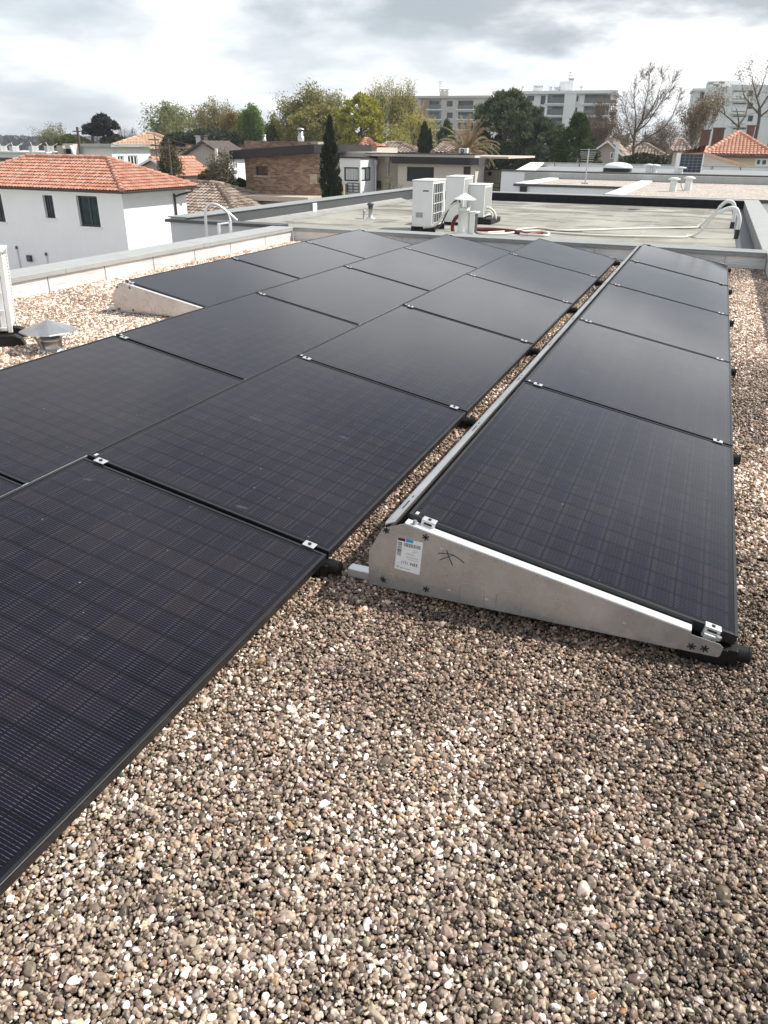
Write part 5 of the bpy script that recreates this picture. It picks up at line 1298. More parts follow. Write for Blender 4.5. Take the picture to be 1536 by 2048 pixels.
a2, b2, c2, d2 = F.rect(1114, 161, 1136, 186); c = F.P((a2+b2)/2, c2, -4); m = MB(); m.cyl(c, (c.x, c.y, d2), (b2-a2)/2, None, 20); m.build('lift_tower', MT['apt_white'], root)
chimney(root, F, 1133, 158, 1141, 186, 'apt_white', -3, 3)
s, z = F.pt(1136, 140); _, z0 = F.pt(1136, 160); m = MB(); m.cyl(F.P(s, z0-.3, -3.5), F.P(s, z, -3.5), .06, None, 6)
for i in range(3): m.cyl(F.P(s-.4, z-.5*i-.2, -3.5), F.P(s+.4, z-.5*i-.2, -3.5), .05, None, 6)
m.build('antenna', MT['galv'], root)
# white one at the far right: blank end wall and side with balconies
F = facPX(1417, 130, 1462, 130.2)
root = thing('apartment_building', 'white apartment block with a tall blank end wall behind the far right trees', 'building', F.P(F.pt(1440, 250)[0], ZG))
s0 = F.pt(1421, 175)[0]; s1, zt = F.pt(1463, 173); m = MB(); F.box(m, s0, s1, ZG, zt, -14, 0); m.build('end_wall', MT['apt_white'], root)
F2 = facPX(1385, 139, 1424, 139.2); a2 = F2.pt(1388, 182)[0]; b2, z2 = F2.pt(1423, 182)
hs = []; ws = []
for t in (184, 206, 229, 252):
    w_ = F2.rect(1401, t, 1407, t+14); hs.append((*w_, .3)); ws.append(w_); w_ = F2.rect(1411, t+2, 1420, t+21); hs.append((*w_, .8)); ws.append((*w_[:4],))
m = MB(); F2.wall(m, a2, b2, ZG, z2, hs, .3); F2.box(m, a2, b2, ZG, z2, -8, -1); m.build('wing_wall', MT['apt_white'], root)
for w_ in ws: apt_window(root, F2, w_)
m = MB(); F2.box(m, a2-.2, b2, z2+.005, z2+.35, -8, .4); m.build('roof_edge', MT['apt_white'], root)
F3 = facPX(1463, 130.5, 1560, 133); c0 = F3.pt(1463, 172)[0]; c1, z3 = F3.pt(1560, 170); hs = []; lg = []; ws = []
for t in (181, 206, 231, 256):
    h_ = F3.rect(1466, t, 1490, t+18); hs.append((*h_, 1.35)); lg.append(h_); w_ = F3.rect(1497, t, 1505, t+12); hs.append((*w_, .3)); ws.append(w_)
m = MB(); F3.wall(m, c0, c1, ZG, z3, hs, .3); F3.box(m, c0, c1, ZG, z3, -10, -1.5); m.build('facade', MT['apt_white'], root)
for h_ in lg: loggia(root, F3, h_, 'apt_white', (.1, .7, 0, .9), .95, .3, 1.3, 'apt_white')
for w_ in ws: apt_window(root, F3, w_)
a2, b2, c2, d2 = F3.rect(1452, 158, 1492, 176); m = MB(); F3.box(m, a2, b2, c2-.5, d2, -8, -3); m.build('lift_block', MT['apt_white'], root)
for x0, y0, x1, y1, n in ((1418, 168, 1426, 178, 2), (1428, 171, 1437, 177, 2), (1440, 167, 1448, 176, 2)): chimney(root, F, x0, y0, x1, y1, 'apt_white', -1, n)

# ================================================================== trees
def quads(C, size, aspect, rs, dirs=None, droop=0):
    """random leaf quads (rhombs) at the centres C"""
    n = len(C)
    a = rs.normal(size=(n, 3)) if dirs is None else dirs+rs.normal(size=(n, 3))*.45
    a[:, 2] -= droop; a /= np.linalg.norm(a, axis=1)[:, None]
    b = rs.normal(size=(n, 3)); b -= a*(a*b).sum(1)[:, None]; b /= np.linalg.norm(b, axis=1)[:, None]
    s = (size*rs.uniform(.6, 1.35, n))[:, None]
    p = np.stack([C-a*s, C+b*s*aspect, C+a*s, C-b*s*aspect], 1)
    return p.reshape(-1, 3), np.arange(4*n).reshape(n, 4)
def seg_mesh(P, Q, R0, R1, k):
    d = Q-P; d /= np.maximum(np.linalg.norm(d, axis=1), 1e-9)[:, None]
    ref = np.where(np.abs(d[:, 2:3]) < .9, np.array([[0, 0, 1.]]), np.array([[1., 0, 0]]))
    a = np.cross(d, ref); a /= np.linalg.norm(a, axis=1)[:, None]; b = np.cross(d, a)
    n = len(P); V = np.zeros((n, 2*k, 3))
    for i in range(k):
        w_ = a*cos(2*pi*i/k)+b*sin(2*pi*i/k); V[:, i] = P+w_*R0[:, None]; V[:, k+i] = Q+w_*R1[:, None]
    f = np.array([(i, (i+1) % k, k+(i+1) % k, k+i) for i in range(k)])
    return V.reshape(-1, 3), (np.arange(n)[:, None, None]*2*k+f[None]).reshape(-1, 4)
def skeleton(rs, levels, spread, upb, trunk, kids, wob=.22, lean=0):
    segs = []; tips = []
    def grow(p, d, L, r, lev):
        n = 3 if lev > 0 else 2; q = p
        for i in range(n):
            d = d+rs.normal(size=3)*wob*.5+np.array([0, 0, upb]); d /= np.linalg.norm(d)
            q2 = q+d*L/n; r2 = r*(.82 if i < n-1 else .7)
            segs.append((q, q2, r, r2, lev)); q = q2; r = r2
            if lev > 0 and (i > 0 or lev < levels):
                for _ in range(kids if lev < levels else kids+1):
                    if rs.uniform() < .75: child(q, d, L, r, lev)
        if lev > 0: child(q, d, L, r, lev); child(q, d, L, r, lev)
        else: tips.append(q)
        if lev == 1: tips.append(q)
    def child(q, d, L, r, lev):
        a = rs.normal(size=3); a -= d*a.dot(d); a /= np.linalg.norm(a); th = spread*rs.uniform(.6, 1.3)
        grow(q, d*cos(th)+a*sin(th), L*rs.uniform(.55, .8), r*rs.uniform(.5, .7), lev-1)
    grow(np.zeros(3), np.array([lean, 0, 1.]), trunk, .05*trunk/.3, levels)
    return segs, np.array(tips)
def place_tree(name, label, px, D, top, w, seed, mode='leafy', cols=((.08, .09, .03), (.16, .17, .07)), levels=4, spread=.62, upb=.10, trunk=.30, kids=1,
               leaf=.22, nleaf=16, sig=.45, bark='bark', depth=1.0, cat='tree', group=None, rmin=.018, low=None, aspect=.5, cscale=.28):
    rs = np.random.default_rng(seed); c = atd(px, 290, D); H = atd(px, top, D).z-ZG; R_ = w*D/F_PX/2
    root = thing(name, label, cat, (c.x, c.y, ZG), 0, group)
    base = np.array([c.x, c.y, ZG])
    segs, tips = skeleton(rs, levels, spread, upb, trunk, kids)
    P = np.array([s[0] for s in segs]); Q = np.array([s[1] for s in segs]); r0 = np.array([s[2] for s in segs]); r1 = np.array([s[3] for s in segs]); lv = np.array([s[4] for s in segs])
    rad_ = np.percentile(np.hypot(Q[:, 0]-np.median(Q[:, 0]), Q[:, 1]-np.median(Q[:, 1])), 96); hz_ = np.percentile(Q[:, 2], 99.7)
    extra = sig*.8 if nleaf else 0
    sc = np.array([max(.2, R_-extra)/rad_, max(.2, R_-extra)/rad_*depth, (H-extra)/hz_])
    P = P*sc+base; Q = Q*sc+base; T = tips*sc+base; k = H*.55/hz_
    r0 = np.maximum(r0*k, rmin); r1 = np.maximum(r1*k, rmin*.7)
    big = lv >= levels-1
    V, Fq = seg_mesh(P[big], Q[big], r0[big], r1[big], 7); np_mesh('trunk', V, Fq, MT[bark], root, True)
    V, Fq = seg_mesh(P[~big], Q[~big], r0[~big], r1[~big], 3); np_mesh('branches', V, Fq, MT[bark], root, True)
    if nleaf:
        nleaf = int(nleaf*2.2); sig *= .62; leaf *= .66
        C = np.repeat(T, nleaf, 0)+np.clip(rs.normal(size=(len(T)*nleaf, 3)), -1.7, 1.7)*sig
        if len(C) > 30000: C = C[rs.choice(len(C), 30000, False)]
        V, Fq = quads(C, leaf, aspect, rs); np_mesh('crown', V, Fq, leaf_mat(name+'_leaf', *cols), root)
    return root
def clump_tree(name, label, px, D, top, bot, w, seed, cols, shape='round', ncl=120, per=110, leaf=.22, aspect=.28, sigk=.16, up=.4, trunk_r=.25, cat='tree', group=None, bark='bark', lean=0):
    """dense crown of needle or leaf tufts: round, cone or column"""
    rs = np.random.default_rng(seed); c = atd(px, 290, D); zt = atd(px, top, D).z; zb = atd(px, bot, D).z; R_ = w*D/F_PX/2; hh = zt-zb
    root = thing(name, label, cat, (c.x, c.y, ZG), 0, group)
    t = rs.uniform(0, 1, ncl); a = rs.uniform(0, 2*pi, ncl)
    if shape == 'round':
        rad_ = np.sqrt(np.clip(1-(2*t-.82)**2/1.35, .03, 1))
        rad_ *= rs.uniform(.72, 1.12, ncl)
    elif shape == 'cone': t = rs.uniform(0, 1, ncl)**1.3; rad_ = (1-t)**.85*.97+.03
    elif shape == 'column': rad_ = np.where(t < .25, .72+.28*t/.25, np.clip(1-((t-.25)/.75)**1.6, .04, 1))*rs.uniform(.6, 1.2, ncl)
    elif shape == 'dome': t = np.sqrt(t); rad_ = np.sqrt(np.clip(1-t**2, .02, 1)); 
    stem = np.zeros(ncl)
    if shape == 'spires':
        k = rs.choice(5, ncl, p=[.34, .22, .18, .14, .12]); stem = np.array([0, -.42, .45, -.2, .25])[k]*R_; hf = np.array([1, .80, .70, .92, .86])[k]
        rad_ = np.array([.50, .50, .48, .36, .36])[k]*np.where(t < .2, .6+.4*t/.2, np.clip(1-((t-.2)/.8)**1.5, .05, 1))*rs.uniform(.6, 1.25, ncl); t = t*hf
    inner = rs.uniform(.45, 1, ncl)**.5; rr = R_*rad_*inner
    sg = sigk*R_
    ctr = np.stack([c.x+stem+rr*np.cos(a)+lean*t*hh, c.y+rr*np.sin(a), zb+sg*.7+(hh-sg*1.5)*t], 1)
    sz = rs.uniform(.6, 1.25, ncl)*sg
    C = np.repeat(ctr, per, 0); off = rs.normal(size=(ncl*per, 3)); off /= np.linalg.norm(off, axis=1)[:, None]; off *= (rs.uniform(0, 1, ncl*per)**.45)[:, None]
    dirs = off.copy(); dirs[:, 2] += up; off *= np.repeat(sz, per)[:, None]*np.array([1, 1, .8 if shape not in ('column', 'spires') else 1.9])
    V, Fq = quads(C+off, leaf, aspect, rs, dirs)
    np_mesh('crown', V, Fq, leaf_mat(name+'_leaf', *cols, trans=.2), root)
    m = MB(); ax = Vector((c.x+lean*hh*.5, c.y, zb+hh*.6)); m.tube([(c.x, c.y, ZG), (c.x+lean*hh*.2, c.y, (ZG+zb)/2), ax], [trunk_r, trunk_r*.8, trunk_r*.5], 8, 3); m.build('trunk', MT[bark], root)
    idx = rs.choice(ncl, min(40, ncl), False); o = np.array(ax)
    st = np.stack([np.full(len(idx), ax.x), np.full(len(idx), ax.y), np.clip(ctr[idx, 2]-rr[idx]*.5, ZG+1.0, ax.z)], 1)
    V, Fq = seg_mesh(st, ctr[idx], np.full(len(idx), trunk_r*.3), np.full(len(idx), .02), 4); np_mesh('branches', V, Fq, MT[bark], root)
    return root
G1 = ((.14, .165, .06), (.29, .32, .14)); GB = ((.19, .17, .07), (.35, .31, .135)); GG = ((.11, .17, .03), (.23, .31, .08))
GO = ((.18, .17, .05), (.36, .335, .115)); DK = ((.030, .040, .022), (.085, .10, .055)); PALE = ((.20, .20, .12), (.34, .33, .22))
place_tree('willow_tree', 'thin pale willow rising above the far left workshop roofs', 108, 130, 245, 72, 3, cols=PALE, nleaf=7, leaf=.17, sig=.5, upb=.16, bark='bark_pale')
clump_tree('hedge', 'rounded green hedge left of the dark pines', 146, 105, 270, 300, 62, 5, ((.07, .085, .02), (.14, .15, .05)), 'dome', 90, 90, .22, .4, .2, cat='hedge', trunk_r=.1)
# two umbrella pines
def umbrella_pine(label, px, D, clumps, trunk, seed):
    rs = np.random.default_rng(seed); b = atd(trunk[-1][0], 290, D); root = thing('pine_tree', label, 'tree', (b.x, b.y, ZG), 0, 'dark pines on the left skyline')
    pts = [atd(x, y, D) for x, y in trunk]; MB().tube([pts[0]]+pts[1:]+[Vector((pts[-1].x, pts[-1].y, ZG))], [.12, .16, .22, .26], 8, 3).build('trunk', MT['bark'], root)
    C = []; P = []; Q = []
    for (x, y, rx, ry) in clumps:
        c = np.array(atd(x, y, D)); R_ = rx*D/F_PX; n = int(330*(rx/14)**1.6); o = rs.normal(size=(n, 3)); o /= np.linalg.norm(o, axis=1)[:, None]; o *= (rs.uniform(.2, 1, n)**.5)[:, None]
        o[:, 2] = np.abs(o[:, 2])*1.3-.35; C.append(c+o*np.array([R_, R_, ry*D/F_PX])); Q.append(c-np.array([0, 0, ry*D/F_PX*.3])); P.append(np.array(pts[min(1, len(pts)-1)]))
    V, Fq = quads(np.concatenate(C), .30, .3, rs); np_mesh('crown', V, Fq, leaf_mat('pine_needle', (.010, .014, .016), (.03, .036, .034), .1), root)
    V, Fq = seg_mesh(np.array(P), np.array(Q), np.full(len(P), .09), np.full(len(P), .04), 5); np_mesh('branches', V, Fq, MT['bark'], root)
umbrella_pine('tall dark pine with layered crown, right of the pair on the skyline', 207, 112, [(203, 240, 17, 9), (212, 248, 20, 8), (222, 255, 15, 6), (196, 249, 12, 6), (205, 234, 10, 5), (212, 266, 12, 5)], [(206, 240), (207, 262), (208, 285)], 21)
umbrella_pine('shorter dark pine with spreading crown, left of the pair', 184, 112, [(181, 256, 15, 7), (190, 260, 16, 8), (174, 264, 9, 5), (197, 268, 11, 6), (184, 266, 9, 4)], [(184, 258), (185, 272), (186, 288)], 22)
clump_tree('hedge', 'dark evergreen clump right of the dark pines', 228, 112, 268, 296, 40, 8, DK, 'dome', 50, 80, .25, .4, .22, cat='hedge', trunk_r=.1)
place_tree('bare_tree', 'small grey bare tree beside the pines', 258, 135, 250, 60, 9, nleaf=3, leaf=.10, cols=((.16, .145, .12), (.25, .23, .20)), bark='bark_pale', sig=.5)
place_tree('oak_tree', 'broad grey green oak, leftmost of the big tree group', 360, 112, 203, 112, 14, cols=G1, nleaf=9, leaf=.21, sig=.55, levels=4, spread=.72)
place_tree('oak_tree', 'tall brownish oak with thin crown right of the broad one', 430, 118, 196, 88, 15, cols=GB, nleaf=8, leaf=.20, sig=.55, spread=.62, upb=.14)
place_tree('oak_tree', 'rusty olive tree falling low beside the bright green tree', 462, 112, 222, 62, 25, cols=((.18, .135, .04), (.31, .235, .08)), nleaf=16, leaf=.21, sig=.5)
clump_tree('evergreen_shrub', 'dark evergreen mass under the oaks above the slate roof', 425, 100, 258, 292, 110, 16, DK, 'dome', 130, 100, .24, .4, .16, cat='shrub', trunk_r=.15)
clump_tree('evergreen_shrub', 'dark low shrubs under the broad oak', 362, 102, 266, 296, 70, 36, ((.02, .03, .012), (.06, .07, .03)), 'dome', 80, 90, .24, .4, .18, cat='shrub', trunk_r=.15)
place_tree('birch_tree', 'fresh bright green tree between the oaks and the brick house flue', 504, 108, 214, 54, 17, cols=GG, nleaf=20, leaf=.19, sig=.42, spread=.42, upb=.2)
place_tree('olive_tree', 'small olive green tree left of the tall ribbed flue', 548, 110, 230, 62, 18, cols=((.16, .165, .05), (.28, .275, .10)), nleaf=15, leaf=.2, sig=.5)
place_tree('plane_tree', 'large brown olive tree with twiggy top behind the brick house', 622, 104, 172, 120, 19, cols=GO, nleaf=8, leaf=.20, sig=.55, levels=4, kids=2, spread=.6, upb=.14)
clump_tree('plane_tree', 'bushy brownish tree filling below the twiggy top, behind the cypress', 640, 100, 205, 300, 118, 20, GO, 'round', 190, 60, .17, .4, .15, trunk_r=.3)
place_tree('bare_tree', 'grey bare tree between the brown tree and the yellow green one', 674, 130, 180, 58, 26, nleaf=0, levels=5, rmin=.02, bark='bark_pale')
clump_tree('maple_tree', 'yellow green dense tree left of the beige apartments', 723, 96, 186, 300, 88, 27, ((.27, .27, .03), (.52, .49, .09)), 'round', 170, 70, .17, .42, .15, trunk_r=.3)
place_tree('poplar_tree', 'tall sparse pale yellow tree with dark trunk', 764, 112, 156, 76, 28, cols=((.34, .32, .12), (.50, .46, .20)), nleaf=4, leaf=.15, sig=.5, spread=.42, upb=.2, levels=4, kids=2, trunk=.36)
place_tree('poplar_tree', 'second pale yellow tree reaching up before the beige apartments', 803, 108, 160, 54, 29, cols=((.34, .31, .10), (.50, .46, .18)), nleaf=4, leaf=.15, sig=.5, spread=.40, upb=.22, kids=2, trunk=.40)
place_tree('willow_tree', 'drooping yellow willow spread across the beige apartments', 822, 100, 212, 80, 30, cols=((.36, .31, .07), (.52, .46, .14)), nleaf=6, leaf=.15, sig=.6, spread=.7, levels=4)
place_tree('willow_tree', 'low yellow willow thicket at the foot of the beige apartments', 800, 96, 245, 90, 31, cols=((.30, .27, .07), (.46, .42, .14)), nleaf=7, leaf=.16, sig=.6, spread=.7)
CY = ((.012, .020, .008), (.05, .065, .028))
clump_tree('cypress_tree', 'big dark cypress in front of the brick and cream houses', 660, 40.0, 234, 405, 46, 40, CY, 'spires', 330, 85, .07, .2, .19, 1.9, .12)
clump_tree('cypress_tree', 'slender dark cypress, taller of the far pair', 848, 74, 245, 308, 20, 41, CY, 'column', 90, 80, .12, .25, .34, 1.6, .1, group='far cypress pair')
clump_tree('cypress_tree', 'thin short cypress, right one of the far pair', 859, 74.5, 259, 308, 11, 42, CY, 'column', 60, 60, .11, .25, .36, 1.6, .08, group='far cypress pair')
clump_tree('thuja_tree', 'fresh green rounded thuja between the cypress pair and the palm', 892, 90, 243, 300, 34, 43, ((.03, .055, .015), (.09, .14, .045)), 'column', 90, 90, .16, .25, .28, 1.4, .1)
PN = ((.03, .05, .022), (.15, .185, .09))
rt_ = clump_tree('pine_tree', 'big dark green rounded pine in front of the white apartments', 1010, 78, 176, 352, 140, 44, PN, 'round', 330, 105, .20, .22, .125, .7, .35)
clump_tree('pine_tree', 'lower right shoulder of dark pines left of the conifer', 1078, 76, 232, 350, 110, 45, PN, 'round', 210, 100, .19, .22, .14, .7, .3)
clump_tree('fir_tree', 'bright green pointed conifer behind the television antenna', 1152, 66, 222, 345, 104, 46, ((.022, .045, .010), (.085, .125, .03)), 'cone', 210, 100, .14, .22, .15, .2, .22)
place_tree('bare_tree', 'brownish twiggy tree before the right end of the white apartments', 1222, 92, 196, 88, 47, nleaf=7, leaf=.09, cols=((.15, .105, .075), (.25, .19, .14)), levels=5, rmin=.02, sig=.4)
def limb_tree(label, D, limbs, seed, twigs=3, L=1.9, leaves=None, rbase=.16, group=None):
    """main limbs follow given lines at their own depths, finer branches grow out of them"""
    rs = np.random.default_rng(seed); b = atd(*limbs[0][0], D); root = thing('bare_tree', label, 'tree', (b.x, b.y, ZG), 0, group)
    tm = MB(); segs = []; tips = []
    def grow(p, d, L_, r, lev):
        q = p
        for i in range(3):
            d = d+rs.normal(size=3)*.16+np.array([0, 0, .05]); d /= np.linalg.norm(d); q2 = q+d*L_/3; segs.append((q, q2, r, r*.8)); q = q2; r *= .8
            if lev > 0:
                for _ in range(2 if rs.uniform() < .7 else 1): kid(q, d, L_, r, lev)
        tips.append(q)
    def kid(p, d, L_, r, lev):
        a = rs.normal(size=3); a -= d*a.dot(d); a /= np.linalg.norm(a); th = rs.uniform(.35, .85)
        grow(p, d*cos(th)+a*sin(th), L_*rs.uniform(.5, .8), max(.011, r*.6), lev-1)
    for j, lm in enumerate(limbs):
        off = rs.uniform(-1.6, 1.6) if j else 0; n = len(lm)
        pts = [atd(x, y, D+off*k/max(1, n-1)) for k, (x, y) in enumerate(lm)]
        if j == 0: pts = [Vector((pts[0].x, pts[0].y, ZG))]+pts
        r0 = rbase if j == 0 else rbase*.5; tm.tube(pts, [r0, r0*.85, r0*.6, r0*.4, r0*.25] if j else [r0, r0*.9, r0*.8], 7, 4)
        if j == 0: continue
        for k in range(1, n):
            a, c = np.array(pts[k-1]), np.array(pts[k]); d = (c-a)/np.linalg.norm(c-a); ln = np.linalg.norm(c-a)
            m_ = max(2, int(ln/.24))
            for t in range(m_): kid(a+(c-a)*(t+.5)/m_, d, L*(1.15-.5*(k/n)), .035*(1-.5*k/n), twigs-1)
        grow(np.array(pts[-1]), d, L*.6, .022, twigs-1)
    tm.build('trunk', MT['bark'], root)
    P, Q = np.array([s_[0] for s_ in segs]), np.array([s_[1] for s_ in segs]); V, Fq = seg_mesh(P, Q, np.maximum([s_[2] for s_ in segs], .008), np.maximum([s_[3] for s_ in segs], .006), 3)
    np_mesh('branches', V, Fq, MT['twig'], root, True)
    if leaves:
        T = np.array(tips); C = np.repeat(T, leaves[0], 0)+rs.normal(size=(len(T)*leaves[0], 3))*.22; V, Fq = quads(C, leaves[1], .5, rs); np_mesh('crown', V, Fq, leaf_mat('bud_leaf', *leaves[2]), root)
    print(label, len(segs)); return root
limb_tree('tall wide bare tree with forked dark trunk right of centre', 74, [[(1264, 330), (1267, 292), (1270, 264)],
    [(1268, 284), (1261, 262), (1254, 238), (1249, 212)], [(1270, 264), (1284, 238), (1291, 208), (1296, 180), (1299, 160)], [(1272, 264), (1294, 246), (1312, 220), (1328, 195), (1340, 176)],
    [(1267, 296), (1298, 274), (1326, 256), (1344, 232), (1354, 210)], [(1276, 254), (1299, 226), (1314, 195), (1322, 170)], [(1268, 270), (1272, 235), (1268, 200), (1275, 170)]], 57, 4, 1.25, None, .115)
place_tree('bare_tree', 'young brown twiggy tree with fine haze of buds left of the far right block', 1380, 105, 166, 84, 49, nleaf=12, leaf=.14, cols=((.16, .115, .06), (.27, .20, .11)), levels=4, spread=.5, upb=.18, sig=.5)
limb_tree('bare tree with crooked limbs above the orange roof at the far right', 84, [[(1510, 280), (1518, 240), (1519, 215)],
    [(1519, 215), (1512, 190), (1506, 165), (1504, 150)], [(1518, 228), (1500, 208), (1488, 190), (1484, 172)], [(1519, 220), (1534, 195), (1548, 178), (1556, 160)], [(1518, 235), (1540, 218), (1560, 205)], [(1514, 195), (1524, 172), (1530, 152)]], 50, 3, 1.25, (3, .07, ((.18, .15, .08), (.30, .25, .14))))
limb_tree('crooked leafless tree in front of the blank apartment wall', 92, [[(1472, 285), (1476, 262), (1478, 250)],
    [(1478, 250), (1490, 232), (1496, 208), (1498, 190)], [(1477, 254), (1460, 238), (1440, 222), (1424, 214)], [(1450, 230), (1447, 216), (1436, 205)], [(1478, 252), (1476, 232), (1472, 215)]], 51, 2, 1.1)
place_tree('bare_tree', 'low brown thicket tree behind the bare trunk', 1255, 110, 232, 90, 52, nleaf=6, leaf=.12, cols=((.15, .11, .08), (.24, .19, .14)), levels=4, sig=.5)
place_tree('bare_tree', 'low brown thicket tree left of the orange roof', 1345, 112, 240, 100, 53, nleaf=7, leaf=.12, cols=((.15, .11, .075), (.24, .19, .13)), levels=4, sig=.5)
clump_tree('shrub', 'dark green laurel shrub at the foot of the bare trunk', 1292, 66, 306, 345, 90, 54, ((.02, .03, .012), (.07, .085, .035)), 'dome', 90, 80, .14, .4, .16, cat='shrub', trunk_r=.08)
place_tree('shrub', 'grey green airy shrub between the orange roof and the brick house', 440, 48, 306, 52, 55, cols=((.13, .12, .075), (.24, .22, .15)), nleaf=12, leaf=.10, sig=.3, cat='shrub', spread=.6)
clump_tree('shrub', 'olive green bush before the plain orange roof', 412, 50, 340, 385, 44, 56, ((.07, .07, .02), (.15, .14, .05)), 'dome', 60, 80, .10, .4, .2, cat='shrub', trunk_r=.06)
clump_tree('shrub', 'dark green bush beside the brick wall', 476, 50, 356, 425, 40, 58, ((.025, .035, .012), (.08, .09, .035)), 'dome', 70, 80, .09, .4, .2, cat='shrub', trunk_r=.06)
place_tree('shrub', 'brown airy shrub in front of the pale apricot roofed house', 334, 62, 292, 46, 59, cols=((.08, .065, .035), (.16, .13, .07)), nleaf=14, leaf=.13, sig=.35, cat='shrub', spread=.6)
place_tree('shrub', 'thin dry shrub below the beige wall by the parapet', 796, 41, 352, 50, 60, cols=((.16, .15, .08), (.28, .26, .16)), nleaf=8, leaf=.06, sig=.15, cat='shrub', rmin=.008)
# palm with dry fronds
D = 58; c = atd(932, 300, D); root = thing('palm_tree', 'palm with arching straw coloured dry fronds behind the cream house', 'tree', (c.x, c.y, ZG))
cz = atd(932, 306, D).z; MB().tube([(c.x, c.y, ZG), (c.x, c.y, cz*.5+ZG*.5), (c.x, c.y, cz)], .28, 10).build('trunk', MT['bark'], root)
m = MB(); rs = np.random.default_rng(61); V = []; Fq = []
for i in range(74):
    az = rs.uniform(0, 2*pi); el = rs.uniform(-.15, 1.45); L_ = rs.uniform(2.0, 2.7); d = Vector((cos(az)*cos(el), sin(az)*cos(el), sin(el))); p = Vector((c.x, c.y, cz)); pts = [p.copy()]
    for k in range(8): d = (d+Vector((0, 0, -.06-.045*k*cos(el)))).normalized(); p = p+d*L_/8; pts.append(p.copy())
    m.tube(pts, [.028, .022, .015, .01], 4, 1, False)
    for k in range(1, 9):
        d = (pts[k]-pts[k-1]).normalized(); sd = d.cross(Vector((0, 0, 1))); sd = sd.normalized() if sd.length > .05 else Vector((1, 0, 0))
        for s_ in (-1, 1):
            for j in range(3):
                q = pts[k-1].lerp(pts[k], j/3); ln = .34*(1-.5*abs(k-4)/5); t = q+sd*s_*ln+d*.16+Vector((0, 0, -.10)); n_ = len(V); V += [q, q+d*.035, t, q-d*.01]; Fq.append((n_, n_+1, n_+2, n_+3))
m.build('frond_stems', mat('dry_frond_stem', (.30, .22, .12), .8), root)
np_mesh('crown', np.array([tuple(v) for v in V]), np.array(Fq), leaf_mat('dry_frond', (.22, .16, .09), (.42, .33, .21)), root)
# far woods: one mass on the horizon, and the brown wood behind the right hand trees
def woods(name, x0, x1, D, top, seed, cols, n=9000, leaf=1.6, dd=60, hpx=7):
    rs = np.random.default_rng(seed); xs = rs.uniform(x0, x1, n); d = D+rs.uniform(0, dd, n); a = np.array([tuple(atd(x, 288, 1.0)-CAM) for x in xs]); C = a*d[:, None]; C[:, 2] = 0; C += np.array([0, 0, 0])
    prof = np.array([.55+.45*mnoise.noise((x*.045+seed, 1.7, 0))+.22*mnoise.noise((x*.16, seed, 3)) for x in xs]); zt = np.array([atd(x, top, D).z for x in (x0, x1)]).mean(); h = np.clip(prof, .3, 1.2)
    zb = ZG; C[:, 2] = zb+(zt-zb)*(rs.uniform(0, 1, n)**.6)*(1-hpx/60+hpx/60*h)
    V, Fq = quads(C, leaf, .6, rs); return tag(np_mesh(name, V, Fq, leaf_mat(name+'_leaf', *cols, trans=.1)), kind='stuff')
woods('distant_woods', -60, 330, 520, 274, 71, ((.055, .065, .075), (.12, .13, .14)), 12000, 2.2, 260)  # blue-grey leaf colours: distance haze painted into this treeline
woods('distant_woods', 300, 1000, 190, 262, 72, ((.06, .06, .025), (.14, .13, .06)), 14000, .8, 60, 20)
woods('distant_woods', 1180, 1580, 140, 256, 73, ((.12, .095, .07), (.22, .18, .14)), 12000, .5, 40, 25)
woods('distant_woods', -1150, -40, 170, 262, 74, ((.09, .095, .05), (.18, .18, .10)), 9000, .9, 90, 20)
woods('distant_woods', 1570, 2700, 120, 258, 75, ((.10, .095, .055), (.20, .18, .11)), 9000, .8, 60, 20)
# ================================================================== air
def haze(dens):
    m = bpy.data.materials.new('town_haze'); m.use_nodes = True; nt = m.node_tree; nt.nodes.clear()
    out = nd(nt, 'ShaderNodeOutputMaterial'); v = nd(nt, 'ShaderNodeVolumePrincipled')
    v.inputs['Color'].default_value = (.80, .86, .93, 1); v.inputs['Density'].default_value = dens; v.inputs['Anisotropy'].default_value = .2
    nt.links.new(v.outputs[0], out.inputs['Volume'])
    tag(MB().box(-1600, 1600, -350, 2600, ZG-1.5, 40).build('haze', m), kind='stuff')
haze(.0004)
# ================================================================== light and sky
SUN = Vector((.80, .45, 1.0)).normalized()
EL = math.asin(SUN.z); AZ = math.atan2(SUN.x, SUN.y)     # azimuth clockwise from +Y
sl = bpy.data.lights.new('sun', 'SUN'); sl.energy = 4.2; sl.angle = rad(.6); sl.color = (1, .955, .88)
so = bpy.data.objects.new('sun', sl); COL.objects.link(so); so.rotation_euler = SUN.to_track_quat('Z', 'Y').to_euler()
so.location = (20, 10, 40)
w = bpy.data.worlds.new('World'); S.world = w; w.use_nodes = True; nt = w.node_tree; nt.nodes.clear()
out = nd(nt, 'ShaderNodeOutputWorld'); bg = nd(nt, 'ShaderNodeBackground'); nt.links.new(bg.outputs[0], out.inputs[0])
sky = nd(nt, 'ShaderNodeTexSky', sky_type='NISHITA'); sky.sun_disc = False
sky.sun_elevation = EL; sky.sun_rotation = AZ
sky.air_density = 1.2; sky.dust_density = 2.0
tc = nd(nt, 'ShaderNodeTexCoord').outputs['Generated']
sp = nd(nt, 'ShaderNodeSeparateXYZ'); nt.links.new(tc, sp.inputs[0])
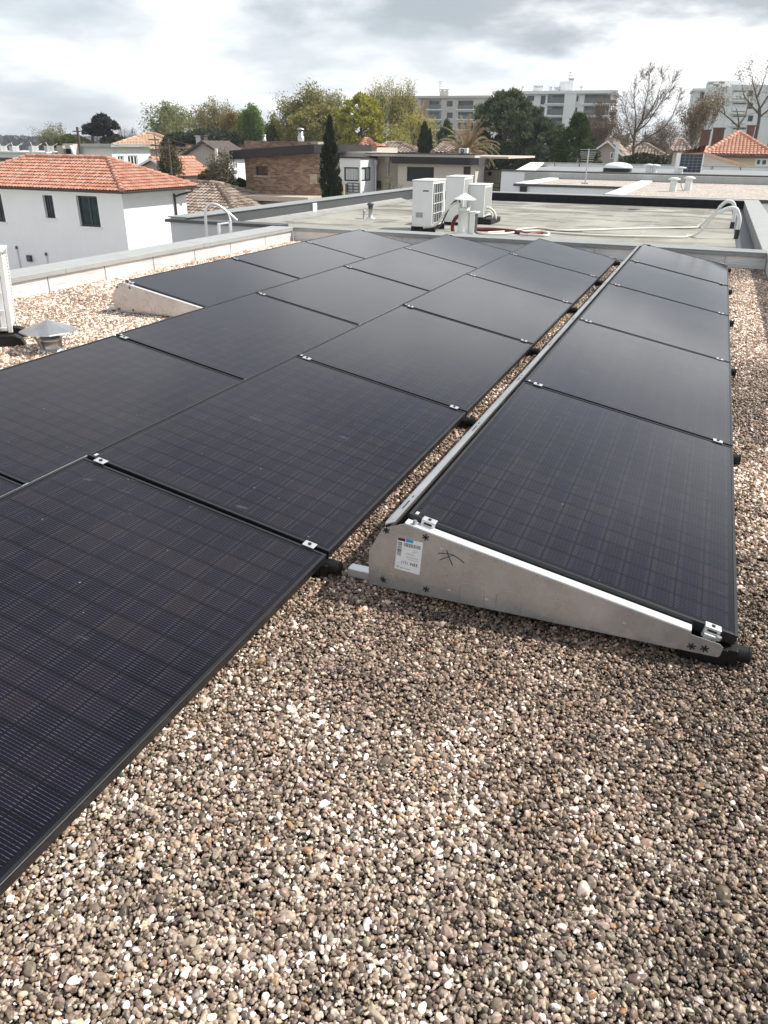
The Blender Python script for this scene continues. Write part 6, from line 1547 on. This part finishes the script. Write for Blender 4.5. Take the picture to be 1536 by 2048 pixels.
# cloud deck: project the direction on a flat layer, softened towards the horizon
den = math_(nt, 'ADD', math_(nt, 'MAXIMUM', sp.outputs[2], 0), .24)
cb = nd(nt, 'ShaderNodeCombineXYZ')
nt.links.new(math_(nt, 'DIVIDE', sp.outputs[0], den), cb.inputs[0]); nt.links.new(math_(nt, 'DIVIDE', sp.outputs[1], den), cb.inputs[1])
cb.inputs[2].default_value = 2.3
n1 = noise_(nt, cb.outputs[0], .75, 7, .52)
n2 = noise_(nt, cb.outputs[0], 2.1, 6, .55)
blend = math_(nt, 'ADD', math_(nt, 'MULTIPLY', n1, .52), math_(nt, 'MULTIPLY', n2, .48))
CL = 1/.1
cl = ramp(nt, blend, [(.39, (.47, .525, .58)), (.46, (.60, .645, .685)), (.52, (.78, .805, .825)), (.57, (.98, .985, .985))])
# the heavy grey bank above the far right roofs
rt = math_(nt, 'ADD', math_(nt, 'MULTIPLY', sp.outputs[0], cos(YAW)), math_(nt, 'MULTIPLY', sp.outputs[1], sin(YAW)))
du = math_(nt, 'DIVIDE', math_(nt, 'SUBTRACT', rt, .22), .46); dv = math_(nt, 'DIVIDE', math_(nt, 'SUBTRACT', sp.outputs[2], .165), .068)
wb = math_(nt, 'MULTIPLY', math_(nt, 'SUBTRACT', n2, .5), 2.2)
dd = math_(nt, 'ADD', math_(nt, 'SQRT', math_(nt, 'ADD', math_(nt, 'MULTIPLY', du, du), math_(nt, 'MULTIPLY', dv, dv))), wb)
bank = ramp(nt, dd, [(.55, (1, 1, 1)), (1.15, (0, 0, 0))])
cl = mixc(nt, math_(nt, 'MULTIPLY', bank, .85), cl, (.32, .355, .39))
sc_ = nd(nt, 'ShaderNodeVectorMath', operation='SCALE'); sc_.inputs['Scale'].default_value = CL; nt.links.new(cl, sc_.inputs[0])
cov = ramp(nt, n1, [(.30, (.80, .80, .80)), (.5, (.96, .96, .96))])
ov = ramp(nt, sp.outputs[2], [(.20, (1, 1, 1)), (.65, (.60, .61, .65))])
nt.links.new(mixc(nt, 1.0, mixc(nt, cov, sky.outputs[0], sc_.outputs[0]), ov, 'MULTIPLY'), bg.inputs['Color'])
bg.inputs['Strength'].default_value = .1
S.view_settings.view_transform = 'Standard'; S.view_settings.look = 'None'
S.view_settings.exposure = .52; S.view_settings.gamma = 1
S.cycles.use_denoising = True
S.cycles.max_bounces = 6; S.cycles.diffuse_bounces = 3; S.cycles.glossy_bounces = 3; S.cycles.transparent_max_bounces = 6
S.cycles.sample_clamp_indirect = 6
